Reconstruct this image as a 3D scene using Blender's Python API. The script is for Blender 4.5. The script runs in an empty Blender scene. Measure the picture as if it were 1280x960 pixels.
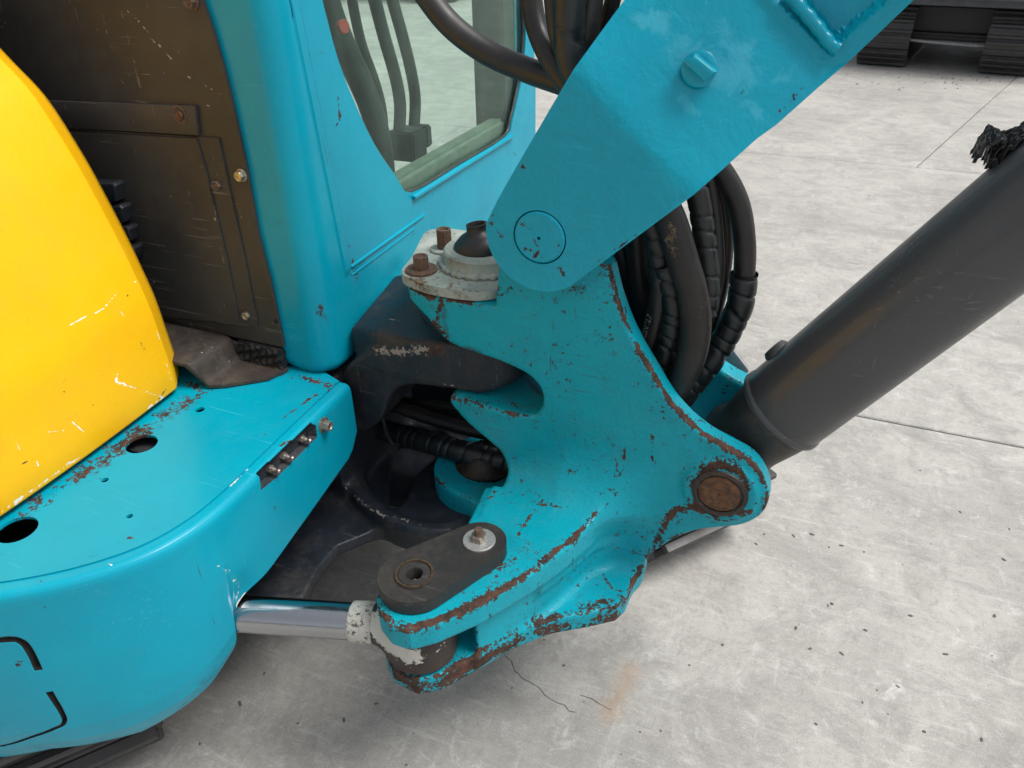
import bpy, bmesh, math, random, time
import numpy as np
from mathutils import Vector, Matrix
from mathutils.bvhtree import BVHTree
from mathutils.geometry import delaunay_2d_cdt
T0 = time.time()
random.seed(7); RNG = np.random.default_rng(7)
scene = bpy.context.scene
COL = scene.collection
R_ = math.radians

# ------------------------------------------------------------------ camera
FPX = 967.0
YAW, PIT, ROL = R_(23), R_(32), R_(1.0)
cF = np.array([-math.sin(YAW)*math.cos(PIT), math.cos(YAW)*math.cos(PIT), -math.sin(PIT)])
_r = np.array([math.cos(YAW), math.sin(YAW), 0.0]); _u = np.cross(_r, cF)
cR = _r*math.cos(ROL) - _u*math.sin(ROL)
cU = _u*math.cos(ROL) + _r*math.sin(ROL)
cC = np.array([0.468, -0.974, 1.2])
cam_data = bpy.data.cameras.new('camera'); cam = bpy.data.objects.new('camera', cam_data); COL.objects.link(cam)
cam_data.sensor_width = 36.0; cam_data.lens = 36.0*FPX/1280.0
cam_data.clip_start = 0.02; cam_data.clip_end = 500
cam.matrix_world = Matrix(((cR[0], cU[0], -cF[0], cC[0]), (cR[1], cU[1], -cF[1], cC[1]), (cR[2], cU[2], -cF[2], cC[2]), (0, 0, 0, 1)))
cam_data.dof.use_dof = True; cam_data.dof.focus_distance = 1.12; cam_data.dof.aperture_fstop = 14
scene.camera = cam

# ------------------------------------------------------------------ light
SUN_EL, SUN_AZ = 60.0, 10.0          # azimuth the light comes from, degrees from +X counter-clockwise
world = bpy.data.worlds.new('World'); scene.world = world; world.use_nodes = True
wn, wl = world.node_tree.nodes, world.node_tree.links; wn.clear()
sky = wn.new('ShaderNodeTexSky'); sky.sky_type = 'NISHITA'; sky.sun_disc = False
sky.sun_elevation = R_(SUN_EL); sky.sun_rotation = R_(90-SUN_AZ)
sky.air_density = 1.0; sky.dust_density = 4.0; sky.ozone_density = 1.0
hs = wn.new('ShaderNodeHueSaturation'); hs.inputs['Saturation'].default_value = 0.28; hs.inputs['Value'].default_value = 1.0
bg = wn.new('ShaderNodeBackground'); bg.inputs['Strength'].default_value = 0.08
wo = wn.new('ShaderNodeOutputWorld')
wl.new(sky.outputs[0], hs.inputs['Color']); wl.new(hs.outputs[0], bg.inputs['Color']); wl.new(bg.outputs[0], wo.inputs['Surface'])
sd = bpy.data.lights.new('sun', 'SUN'); sd.energy = 1.5; sd.angle = R_(24); sd.color = (1.0, 0.97, 0.93)
sun = bpy.data.objects.new('sun', sd); COL.objects.link(sun)
sv = Vector((math.cos(R_(SUN_EL))*math.cos(R_(SUN_AZ)), math.cos(R_(SUN_EL))*math.sin(R_(SUN_AZ)), math.sin(R_(SUN_EL))))
sun.rotation_euler = sv.to_track_quat('Z', 'Y').to_euler()
vs = scene.view_settings
scene.display_settings.display_device = 'sRGB'
vs.view_transform = 'Standard'; vs.look = 'None'; vs.gamma = 1.0; vs.use_curve_mapping = False; vs.exposure = 1.12
scene.cycles.max_bounces = 7; scene.cycles.use_denoising = True
scene.cycles.sample_clamp_indirect = 8.0

# ------------------------------------------------------------------ pixel helpers (place a traced point on a real plane)
def ray(px, py): return cF + cR*((px-640)/FPX) - cU*((py-480)/FPX)
def aty(px, py, y): r = ray(px, py); return cC + r*((y-cC[1])/r[1])
def atz(px, py, z): r = ray(px, py); return cC + r*((z-cC[2])/r[2])
def atx(px, py, x): r = ray(px, py); return cC + r*((x-cC[0])/r[0])
def pxz(pts, y): return [tuple(aty(a, b, y)[[0, 2]]) for a, b in pts]
def pxy(pts, z): return [tuple(atz(a, b, z)[:2]) for a, b in pts]
def pyz(pts, x): return [tuple(atx(a, b, x)[1:]) for a, b in pts]

# ------------------------------------------------------------------ materials
def nt(name):
    m = bpy.data.materials.new(name); m.use_nodes = True
    n, l = m.node_tree.nodes, m.node_tree.links
    return m, n, l, n['Principled BSDF']
def node(n, t, **kw):
    x = n.new(t)
    for k, v in kw.items(): setattr(x, k, v)
    return x
def noise(n, l, vec, scale, detail=4, rough=0.55, dist=0.0):
    x = n.new('ShaderNodeTexNoise'); x.inputs['Scale'].default_value = scale; x.inputs['Detail'].default_value = detail
    x.inputs['Roughness'].default_value = rough; x.inputs['Distortion'].default_value = dist
    l.new(vec, x.inputs['Vector']); return x.outputs['Fac']
def maprange(n, l, v, a, b, c=0.0, d=1.0, smooth=True):
    x = n.new('ShaderNodeMapRange'); x.interpolation_type = 'SMOOTHSTEP' if smooth else 'LINEAR'
    l.new(v, x.inputs['Value'])
    for k, val in zip(('From Min', 'From Max', 'To Min', 'To Max'), (a, b, c, d)): x.inputs[k].default_value = val
    return x.outputs['Result']
def math_(n, l, op, a, b=0.0, clamp=False):
    x = n.new('ShaderNodeMath'); x.operation = op; x.use_clamp = clamp
    for i, v in enumerate((a, b)):
        if isinstance(v, (int, float)): x.inputs[i].default_value = v
        else: l.new(v, x.inputs[i])
    return x.outputs[0]
def mix(n, l, fac, a, b):
    x = n.new('ShaderNodeMix'); x.data_type = 'RGBA'
    for s, v in ((x.inputs[0], fac), (x.inputs[6], a), (x.inputs[7], b)):
        if isinstance(v, (int, float)): s.default_value = v
        elif isinstance(v, tuple): s.default_value = (*v, 1)
        else: l.new(v, s)
    return x.outputs[2]
def attr(n, name):
    x = n.new('ShaderNodeAttribute'); x.attribute_name = name; return x.outputs['Fac']
def coords(n, l, scale=(1, 1, 1), rot=(0, 0, 0)):
    g = n.new('ShaderNodeNewGeometry'); t = n.new('ShaderNodeTexCoord')
    m = n.new('ShaderNodeMapping'); m.inputs['Scale'].default_value = scale; m.inputs['Rotation'].default_value = rot
    l.new(t.outputs['Object'], m.inputs['Vector']); return m.outputs['Vector']
def bump(n, l, h, strength, dist, base=None):
    x = n.new('ShaderNodeBump'); x.inputs['Strength'].default_value = strength; x.inputs['Distance'].default_value = dist
    l.new(h, x.inputs['Height'])
    if base is not None: l.new(base, x.inputs['Normal'])
    return x.outputs['Normal']

def paint(name, col, col2=None, rough=0.3, chip=0.0, coat=0.3, peel=0.25, dirt=0.25, lump=0.0, rustc=((0.028, 0.018, 0.014), (0.095, 0.045, 0.030)), edge=0.0, scrape=(0.7, 0.68, 0.62), rmot=0.0, spec=0.35, bd=0.0006, scr=0.3, scrc=None):
    """Painted steel: base colour, dust, bare rusty chips where the 'wear' attribute is high, pale scuffs where 'scuff' is high."""
    m, n, l, p = nt(name)
    p.inputs['Specular IOR Level'].default_value = spec
    v = coords(n, l)
    big = noise(n, l, v, 6.0, 4); mid = noise(n, l, v, 28.0, 6, 0.65); fine = noise(n, l, v, 170.0, 4, 0.6); vfine = noise(n, l, v, 700.0, 2)
    c2 = col2 or tuple(c*0.82 for c in col)
    base = mix(n, l, maprange(n, l, big, 0.3, 0.7), col, c2)
    dm = math_(n, l, 'MULTIPLY', maprange(n, l, noise(n, l, v, 14.0, 12, 0.85), 0.45, 0.75), dirt)
    base = mix(n, l, dm, base, (0.10, 0.085, 0.065))
    fs = maprange(n, l, noise(n, l, v, 380.0, 4, 0.75), 0.62, 0.70)
    base = mix(n, l, math_(n, l, 'MULTIPLY', math_(n, l, 'MULTIPLY', fs, maprange(n, l, noise(n, l, v, 11.0, 4, 0.7), 0.42, 0.62)), min(1.0, dirt*2.2)), base, (0.04, 0.035, 0.03))
    pale = maprange(n, l, noise(n, l, coords(n, l, (1.0, 1.0, 0.25), (0.3, 0.2, 0)), 120.0, 4, 0.7), 0.66, 0.74)
    base = mix(n, l, math_(n, l, 'MULTIPLY', math_(n, l, 'MULTIPLY', pale, maprange(n, l, noise(n, l, v, 7.0, 3), 0.5, 0.65)), min(0.5, dirt*0.8)), base, (0.35, 0.34, 0.31))
    if scr > 0:
        for sc_, rt, th in (((2.2, 80.0, 80.0), (0.2, 0.75, 0.3), 0.665), ((2.0, 85.0, 85.0), (0.5, -0.6, 0.1), 0.675), ((80.0, 80.0, 2.5), (0.25, 0.1, 0.4), 0.68)):
            sx = maprange(n, l, noise(n, l, coords(n, l, sc_, rt), 2.6, 2, 0.5), th, th+0.02)
            gt = maprange(n, l, noise(n, l, v, 8.0+sc_[0], 3), 0.50, 0.64)
            base = mix(n, l, math_(n, l, 'MULTIPLY', math_(n, l, 'MULTIPLY', sx, gt), scr), base, scrc or tuple(min(1.0, c*1.25+0.10) for c in col))
    # traced grime
    base = mix(n, l, math_(n, l, 'MULTIPLY', maprange(n, l, math_(n, l, 'ADD', attr(n, 'grime'), math_(n, l, 'MULTIPLY', math_(n, l, 'SUBTRACT', mid, 0.5), 1.1)), 0.35, 0.75), 0.8), base, (0.03, 0.027, 0.024))
    # chips
    w = attr(n, 'wear')
    nn = math_(n, l, 'ADD', math_(n, l, 'MULTIPLY', math_(n, l, 'SUBTRACT', mid, 0.5), 1.3), math_(n, l, 'MULTIPLY', math_(n, l, 'SUBTRACT', fine, 0.5), 1.5))
    e = attr(n, 'edge')
    tot = math_(n, l, 'ADD', math_(n, l, 'ADD', w, math_(n, l, 'MULTIPLY', e, edge)), nn)
    tot = math_(n, l, 'ADD', tot, math_(n, l, 'MULTIPLY', math_(n, l, 'SUBTRACT', noise(n, l, v, 480.0, 4, 0.7), 0.5), 0.9))
    tot = math_(n, l, 'ADD', tot, math_(n, l, 'MULTIPLY', math_(n, l, 'SUBTRACT', noise(n, l, v, 13.0, 2), 0.5), math_(n, l, 'MULTIPLY', w, 1.8)))
    chipm = maprange(n, l, tot, 0.50, 0.55)
    if chip > 0:
        sp = maprange(n, l, noise(n, l, v, 95.0, 5, 0.7), 0.70-0.05*chip, 0.72-0.05*chip)
        gate = maprange(n, l, noise(n, l, v, 9.0, 3), 0.42, 0.6)
        chipm = math_(n, l, 'MAXIMUM', chipm, math_(n, l, 'MULTIPLY', sp, gate))
    rust = mix(n, l, maprange(n, l, noise(n, l, v, 60.0, 6, 0.7), 0.35, 0.68), rustc[0], rustc[1])
    rust = mix(n, l, maprange(n, l, vfine, 0.6, 0.75), rust, (0.20, 0.12, 0.08))
    base = mix(n, l, chipm, base, rust)
    sky_sheen = maprange(n, l, math_(n, l, 'ADD', attr(n, 'sky_sheen'), math_(n, l, 'MULTIPLY', math_(n, l, 'SUBTRACT', noise(n, l, coords(n, l, (1, 1, 1)), 24.0, 6, 0.6, 1.0), 0.5), 1.6)), 0.42, 0.72)
    base = mix(n, l, math_(n, l, 'MULTIPLY', sky_sheen, 0.30), base, (0.12, 0.50, 0.64))  # pale cyan sky reflection painted into the base colour
    sc = maprange(n, l, math_(n, l, 'ADD', attr(n, 'scuff'), math_(n, l, 'MULTIPLY', math_(n, l, 'SUBTRACT', fine, 0.5), 1.4)), 0.45, 0.6)
    base = mix(n, l, sc, base, scrape)
    l.new(base, p.inputs['Base Color'])
    anyc = math_(n, l, 'MAXIMUM', chipm, math_(n, l, 'MULTIPLY', dm, 0.8))
    rb = maprange(n, l, mid, 0.35, 0.7, rough, rough+0.12+rmot)
    rr = n.new('ShaderNodeMix'); rr.data_type = 'FLOAT'; l.new(anyc, rr.inputs[0]); l.new(rb, rr.inputs[2]); rr.inputs[3].default_value = 0.8
    l.new(rr.outputs[0], p.inputs['Roughness'])
    cw = math_(n, l, 'MULTIPLY', math_(n, l, 'SUBTRACT', 1.0, anyc), coat)
    l.new(cw, p.inputs['Coat Weight']); p.inputs['Coat Roughness'].default_value = 0.12
    h = math_(n, l, 'SUBTRACT', math_(n, l, 'MULTIPLY', noise(n, l, v, 260.0, 3), peel), math_(n, l, 'MULTIPLY', chipm, 1.2))
    h = math_(n, l, 'ADD', h, math_(n, l, 'MULTIPLY', math_(n, l, 'MULTIPLY', vfine, chipm), 0.6))
    nr = bump(n, l, h, 0.7, bd)
    if lump > 0: nr = bump(n, l, noise(n, l, v, 22.0, 4, 0.6, 0.4), 1.0, lump, nr)
    l.new(nr, p.inputs['Normal'])
    return m

TEAL = (0.0, 0.30, 0.42); TEAL2 = (0.0, 0.27, 0.36)
M = {}
M['teal'] = paint('teal_paint', (0.0, 0.30, 0.415), (0.0, 0.265, 0.38), rough=0.30, dirt=0.09, chip=0.15, coat=0.10, spec=0.22, scr=0.18, lump=0.0005)
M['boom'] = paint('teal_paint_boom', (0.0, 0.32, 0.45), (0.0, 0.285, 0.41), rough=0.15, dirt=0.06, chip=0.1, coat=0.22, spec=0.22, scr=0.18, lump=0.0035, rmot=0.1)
M['cast'] = paint('teal_paint_casting', (0.0, 0.325, 0.42), (0.0, 0.275, 0.355), rough=0.42, spec=0.25, dirt=0.20, chip=1.9, coat=0.06, peel=0.9, lump=0.0025, edge=0.85, bd=0.0011, scr=0.5, scrc=(0.05, 0.05, 0.045))
M['frame'] = paint('navy_frame_paint', (0.016, 0.022, 0.033), (0.009, 0.013, 0.019), rough=0.45, dirt=0.5, chip=0.35, coat=0.05, peel=0.9, lump=0.0015, scrape=(0.26, 0.235, 0.21), edge=0.5)
M['frame_teal'] = paint('frame_teal_paint', (0.0, 0.05, 0.065), (0.01, 0.03, 0.04), rough=0.5, dirt=0.6, chip=0.35, coat=0.05)
M['yellow'] = paint('yellow_paint', (0.86, 0.455, 0.0), (0.81, 0.42, 0.0), rough=0.48, scr=0.25, scrc=(0.50, 0.26, 0.02), dirt=0.12, chip=0.0, coat=0.06, scrape=(0.8, 0.78, 0.7), rustc=((0.05, 0.035, 0.01), (0.16, 0.1, 0.02)), lump=0.0005)
M['grey'] = paint('dark_grey_paint', (0.058, 0.061, 0.066), (0.050, 0.053, 0.057), rough=0.40, dirt=0.12, chip=0.05, coat=0.25, lump=0.0003)
M['link'] = paint('black_link_paint', (0.022, 0.022, 0.023), (0.032, 0.028, 0.026), rough=0.42, dirt=0.45, chip=0.8, coat=0.0, peel=0.8, edge=0.7)
M['panel'] = paint('dusty_black_panel', scr=0.75, scrc=(0.17, 0.15, 0.13), col=(0.056, 0.051, 0.046), col2=(0.036, 0.034, 0.032), rough=0.48, spec=0.3, dirt=0.4, chip=0.05, coat=0.05, scrape=(0.33, 0.29, 0.25), rustc=((0.05, 0.03, 0.02), (0.16, 0.08, 0.05)))
M['bracket'] = paint('rusty_step', (0.030, 0.025, 0.023), (0.055, 0.043, 0.036), rough=0.6, dirt=0.9, chip=1.2, coat=0.0, peel=1.0, edge=0.6)
M['white_chip'] = paint('chipped_white', (0.50, 0.49, 0.45), (0.42, 0.40, 0.37), rough=0.5, dirt=0.5, chip=2.4, coat=0.0, rustc=((0.02, 0.018, 0.016), (0.09, 0.05, 0.035)), peel=0.8, edge=0.7)
M['clamp'] = paint('pale_worn_plate', (0.42, 0.43, 0.39), (0.20, 0.27, 0.25), rough=0.5, dirt=1.0, chip=2.2, coat=0.0, rustc=((0.05, 0.04, 0.03), (0.2, 0.12, 0.07)), peel=1.0, edge=0.8)
M['hose_mud'] = paint('muddy_black_hose', (0.009, 0.009, 0.010), (0.016, 0.015, 0.014), rough=0.42, dirt=0.35, coat=0.0, spec=0.4, rustc=((0.10, 0.075, 0.045), (0.20, 0.15, 0.09)))
M['eye'] = paint('flaking_dark_casting', (0.022, 0.02, 0.024), (0.04, 0.03, 0.025), rough=0.45, dirt=0.5, chip=1.6, coat=0.0, peel=0.9, scrape=(0.50, 0.49, 0.45), edge=0.6)
M['plastic'] = paint('ribbed_black_plastic', (0.022, 0.024, 0.030), rough=0.4, dirt=0.3, coat=0.0)

def simple(name, col, rough=0.5, metal=0.0, var=0.3, scale=60, bumpd=0.0003, col2=None, bscale=None):
    m, n, l, p = nt(name); v = coords(n, l)
    f = noise(n, l, v, scale, 6, 0.65)
    l.new(mix(n, l, maprange(n, l, f, 0.3, 0.72), col, col2 or tuple(c*(1-var) for c in col)), p.inputs['Base Color'])
    l.new(maprange(n, l, f, 0.3, 0.7, rough, min(1, rough+0.15)), p.inputs['Roughness']); p.inputs['Metallic'].default_value = metal
    l.new(bump(n, l, noise(n, l, v, bscale or scale*4, 4), 0.6, bumpd), p.inputs['Normal'])
    return m
M['rubber'] = simple('black_rubber_hose', (0.008, 0.008, 0.009), 0.40, col2=(0.022, 0.020, 0.019), scale=35)
M['wrap'] = simple('spiral_hose_guard', (0.006, 0.009, 0.011), 0.34, col2=(0.018, 0.022, 0.023), scale=50)
M['foam'] = simple('black_foam', (0.008, 0.008, 0.009), 0.6, bumpd=0.004, scale=90, bscale=70)
M['dark'] = simple('dark_gap', (0.006, 0.006, 0.006), 0.8)
M['zinc'] = simple('zinc_bolt', (0.50, 0.49, 0.45), 0.35, 0.85, col2=(0.22, 0.16, 0.11), scale=160)
M['washer'] = simple('zinc_washer', (0.42, 0.43, 0.43), 0.45, 0.6, col2=(0.30, 0.30, 0.29), scale=220)
M['rustbolt'] = simple('rusty_bolt', (0.15, 0.085, 0.055), 0.65, 0.2, col2=(0.07, 0.05, 0.04), scale=220, bumpd=0.0008)
M['rustpin'] = simple('rusty_pin', (0.17, 0.075, 0.03), 0.6, 0.25, col2=(0.05, 0.032, 0.025), scale=130, bumpd=0.0009)
M['greasering'] = simple('greasy_ring', (0.020, 0.017, 0.015), 0.4, 0.3, col2=(0.06, 0.04, 0.03), scale=120, bumpd=0.0006)
M['brassring'] = simple('worn_brass_ring', (0.16, 0.10, 0.05), 0.4, 0.6, col2=(0.04, 0.035, 0.03), scale=260)
M['track'] = simple('black_track_rubber', (0.03, 0.03, 0.033), 0.42, col2=(0.055, 0.053, 0.05), scale=20)
M['bgpaint'] = simple('charcoal_body_paint', (0.085, 0.09, 0.10), 0.5, col2=(0.045, 0.047, 0.053), scale=4)
M['bgblack'] = simple('black_frame_paint', (0.010, 0.010, 0.012), 0.45, col2=(0.02, 0.02, 0.021), scale=8)
M['sill'] = simple('dusty_inner_sill', (0.20, 0.205, 0.17), 0.6, col2=(0.13, 0.14, 0.115), scale=25)
M['cabfloor'] = simple('brown_cab_floor', (0.10, 0.085, 0.075), 0.7, col2=(0.06, 0.055, 0.05), scale=12)
M['lever'] = simple('black_lever', (0.014, 0.015, 0.017), 0.5, col2=(0.03, 0.03, 0.03), scale=15)
M['gasket'] = simple('window_gasket', (0.012, 0.020, 0.020), 0.4, col2=(0.03, 0.045, 0.042), scale=30)
M['red'] = simple('red_knob', (0.45, 0.04, 0.03), 0.4)
M['plate'] = simple('pale_steel_plate', (0.33, 0.33, 0.34), 0.5, 0.3, col2=(0.22, 0.22, 0.22), scale=60)
M['clod'] = simple('dark_debris', (0.07, 0.064, 0.055), 0.9, col2=(0.16, 0.145, 0.12), scale=200)
M['print'] = simple('grey_print', (0.5, 0.5, 0.47), 0.7, col2=(0.10, 0.10, 0.10), scale=500)

m, n, l, p = nt('chrome_rod'); v = coords(n, l, (1, 1, 1))
p.inputs['Base Color'].default_value = (0.38, 0.39, 0.41, 1); p.inputs['Metallic'].default_value = 1.0
l.new(maprange(n, l, noise(n, l, coords(n, l, (6, 90, 90)), 10, 4), 0.3, 0.7, 0.07, 0.26), p.inputs['Roughness'])
l.new(bump(n, l, noise(n, l, coords(n, l, (90, 3, 3)), 8, 3), 0.25, 0.0002), p.inputs['Normal'])
M['chrome'] = m

m, n, l, p = nt('dusty_tinted_glass'); v = coords(n, l)
p.inputs['Base Color'].default_value = (0.72, 0.88, 0.82, 1); p.inputs['Roughness'].default_value = 0.02
p.inputs['Transmission Weight'].default_value = 1.0; p.inputs['IOR'].default_value = 1.45
df = n.new('ShaderNodeBsdfDiffuse'); df.inputs['Color'].default_value = (0.52, 0.60, 0.55, 1)
tr = n.new('ShaderNodeBsdfTransparent'); tr.inputs['Color'].default_value = (0.82, 0.94, 0.89, 1)
gl = n.new('ShaderNodeBsdfGlossy'); gl.inputs['Roughness'].default_value = 0.03; gl.inputs['Color'].default_value = (0.8, 0.95, 0.9, 1)
lw = n.new('ShaderNodeLayerWeight'); lw.inputs['Blend'].default_value = 0.5
frv = maprange(n, l, math_(n, l, 'POWER', lw.outputs['Facing'], 4.0), 0.0, 1.0, 0.012, 0.6, False)
dust = noise(n, l, coords(n, l, (1, 1, 0.35)), 16, 8, 0.75)
dm = maprange(n, l, dust, 0.35, 0.75, 0.003, 0.045)
mx = n.new('ShaderNodeMixShader'); l.new(dm, mx.inputs[0]); l.new(tr.outputs[0], mx.inputs[1]); l.new(df.outputs[0], mx.inputs[2])
mx2 = n.new('ShaderNodeMixShader'); l.new(frv, mx2.inputs[0]); l.new(mx.outputs[0], mx2.inputs[1]); l.new(gl.outputs[0], mx2.inputs[2])
l.new(mx2.outputs[0], n['Material Output'].inputs['Surface'])
M['glass'] = m

# concrete
def seg_dist(n, l, v, a, b):
    """distance in metres from the XY position to the segment a-b"""
    ax, ay = a; bx, by = b; dx, dy = bx-ax, by-ay; L2 = dx*dx+dy*dy
    s = n.new('ShaderNodeSeparateXYZ'); l.new(v, s.inputs[0]); x, y = s.outputs[0], s.outputs[1]
    rx = math_(n, l, 'SUBTRACT', x, ax); ry = math_(n, l, 'SUBTRACT', y, ay)
    t = math_(n, l, 'DIVIDE', math_(n, l, 'ADD', math_(n, l, 'MULTIPLY', rx, dx), math_(n, l, 'MULTIPLY', ry, dy)), L2, True)
    ex = math_(n, l, 'SUBTRACT', rx, math_(n, l, 'MULTIPLY', t, dx)); ey = math_(n, l, 'SUBTRACT', ry, math_(n, l, 'MULTIPLY', t, dy))
    return math_(n, l, 'SQRT', math_(n, l, 'ADD', math_(n, l, 'MULTIPLY', ex, ex), math_(n, l, 'MULTIPLY', ey, ey)))
m, n, l, p = nt('worn_concrete')
g = n.new('ShaderNodeNewGeometry'); v = g.outputs['Position']
def vmap(scale=(1, 1, 1), rot=0.0):
    mp = n.new('ShaderNodeMapping'); mp.inputs['Scale'].default_value = scale; mp.inputs['Rotation'].default_value = (0, 0, rot); l.new(v, mp.inputs['Vector']); return mp.outputs['Vector']
big = noise(n, l, v, 1.1, 5, 0.6, 0.6); med = noise(n, l, v, 6, 8, 0.7, 0.8); fin = noise(n, l, v, 60, 8, 0.8); vf = noise(n, l, v, 420, 3, 0.7)
st1 = noise(n, l, vmap((1.0, 9.0, 1), R_(-32)), 7, 7, 0.75, 0.5); st2 = noise(n, l, vmap((10.0, 1.0, 1), R_(20)), 5, 6, 0.7, 0.5)
c = mix(n, l, maprange(n, l, big, 0.3, 0.7), (0.43, 0.415, 0.385), (0.29, 0.28, 0.26))
c = mix(n, l, maprange(n, l, med, 0.38, 0.72, 0, 0.7), c, (0.22, 0.215, 0.20))
c = mix(n, l, maprange(n, l, noise(n, l, v, 22, 8, 0.8, 1.2), 0.48, 0.70, 0, 0.5), c, (0.20, 0.195, 0.18))
c = mix(n, l, maprange(n, l, noise(n, l, v, 17, 9, 0.85, 0.6), 0.52, 0.68, 0, 0.55), c, (0.60, 0.595, 0.57))
c = mix(n, l, maprange(n, l, st1, 0.52, 0.72, 0, 0.45), c, (0.56, 0.555, 0.53))
c = mix(n, l, maprange(n, l, st2, 0.56, 0.74, 0, 0.35), c, (0.52, 0.515, 0.50))
c = mix(n, l, maprange(n, l, fin, 0.45, 0.75, 0, 0.45), c, (0.19, 0.18, 0.165))
c = mix(n, l, maprange(n, l, vf, 0.56, 0.68, 0, 0.55), c, (0.11, 0.105, 0.095))
c = mix(n, l, maprange(n, l, noise(n, l, v, 230, 4, 0.8), 0.55, 0.68, 0, 0.5), c, (0.56, 0.55, 0.53))
c = mix(n, l, maprange(n, l, noise(n, l, v, 9.5, 3, 0.5), 0.72, 0.80, 0, 0.4), c, (0.27, 0.21, 0.15))
c = mix(n, l, maprange(n, l, noise(n, l, v, 38, 4, 0.6), 0.76, 0.79, 0, 0.6), c, (0.10, 0.095, 0.09))
# scratches: very stretched noise
for rt, sc in ((-40, 0.9), (70, 0.8)):
    sx = noise(n, l, vmap((1.3, 60.0, 1), R_(rt)), 5, 2, 0.5); gt = maprange(n, l, noise(n, l, v, 3.3+sc, 2), 0.5, 0.62)
    c = mix(n, l, math_(n, l, 'MULTIPLY', maprange(n, l, sx, 0.68, 0.72, 0, 0.32), gt), c, (0.58, 0.575, 0.56))
# traced cracks and an orange stain
def gxy(pts): return [tuple(atz(a, b, 0)[:2]) for a, b in pts]
jit = n.new('ShaderNodeTexNoise'); jit.inputs['Scale'].default_value = 30; l.new(v, jit.inputs['Vector'])
vj = n.new('ShaderNodeVectorMath'); vj.operation = 'MULTIPLY_ADD'; l.new(jit.outputs['Color'], vj.inputs[0]); vj.inputs[1].default_value = (0.03, 0.03, 0); l.new(v, vj.inputs[2])
cracks = [gxy(q) for q in ([(625, 812), (650, 845), (690, 874), (716, 890)], [(728, 868), (765, 886)])]
cm = None
for q in cracks:
    for a, b in zip(q[:-1], q[1:]):
        d = maprange(n, l, seg_dist(n, l, vj.outputs[0], (a[0]+.015, a[1]+.015), (b[0]+.015, b[1]+.015)), 0.0004, 0.0015, 0.6, 0.0)
        cm = d if cm is None else math_(n, l, 'MAXIMUM', cm, d)
c = mix(n, l, cm, c, (0.05, 0.047, 0.042))
q = gxy([(800, 835), (775, 885)])
c = mix(n, l, maprange(n, l, math_(n, l, 'ADD', seg_dist(n, l, vj.outputs[0], q[0], q[1]), math_(n, l, 'MULTIPLY', med, 0.05)), 0.02, 0.06, 0.5, 0), c, (0.34, 0.22, 0.12))
l.new(c, p.inputs['Base Color']); l.new(maprange(n, l, med, 0.3, 0.7, 0.62, 0.9), p.inputs['Roughness'])
hh = math_(n, l, 'ADD', math_(n, l, 'MULTIPLY', vf, 0.5), math_(n, l, 'MULTIPLY', fin, 1.0)); hh = math_(n, l, 'SUBTRACT', hh, math_(n, l, 'MULTIPLY', cm, 2.0))
l.new(bump(n, l, hh, 0.8, 0.002), p.inputs['Normal'])
M['concrete'] = m

# ------------------------------------------------------------------ mesh helpers
def link(name, me, mat=None, parent=None, smooth=True, extra=()):
    o = bpy.data.objects.new(name, me); COL.objects.link(o)
    if mat: me.materials.append(M[mat] if isinstance(mat, str) else mat)
    for e in extra: me.materials.append(M[e])
    if smooth: me.polygons.foreach_set('use_smooth', [True]*len(me.polygons))
    if parent: o.parent = parent
    return o
def mesh_np(name, V, Q, mat, parent=None, smooth=True, extra=()):
    me = bpy.data.meshes.new(name)
    V = np.asarray(V, float)
    if isinstance(Q, np.ndarray) and Q.ndim == 2:
        me.vertices.add(len(V)); me.vertices.foreach_set('co', V.ravel())
        k = Q.shape[1]; me.loops.add(Q.size); me.loops.foreach_set('vertex_index', Q.ravel().astype(np.int32))
        me.polygons.add(len(Q)); me.polygons.foreach_set('loop_start', np.arange(0, Q.size, k, dtype=np.int32))
        me.update(calc_edges=True)
    else: me.from_pydata([tuple(x) for x in V], [], [tuple(map(int, f)) for f in Q]); me.update()
    return link(name, me, mat, parent, smooth, extra)
def bm_obj(name, bm, mat, parent=None, smooth=True, angle=35):
    me = bpy.data.meshes.new(name); bmesh.ops.recalc_face_normals(bm, faces=bm.faces); bm.to_mesh(me); bm.free()
    o = link(name, me, mat, parent, smooth)
    if smooth and angle:
        bm2 = bmesh.new(); bm2.from_mesh(me)
        for e in bm2.edges:
            if len(e.link_faces) == 2 and e.calc_face_angle(0) > R_(angle): e.smooth = False
        bm2.to_mesh(me); bm2.free()
    return o
def catmull(P, closed=True, sub=6):
    P = np.asarray(P, float); n_ = len(P); out = []
    rng = range(n_) if closed else range(n_-1)
    for i in rng:
        g_ = lambda k: P[k % n_] if closed else P[min(max(k, 0), n_-1)]
        p0, p1, p2, p3 = g_(i-1), g_(i), g_(i+1), g_(i+2)
        for t in np.arange(sub)/sub:
            out.append(0.5*((2*p1)+(-p0+p2)*t+(2*p0-5*p1+4*p2-p3)*t*t+(-p0+3*p1-3*p2+p3)*t**3))
    if not closed: out.append(P[-1])
    return np.array(out)
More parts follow.
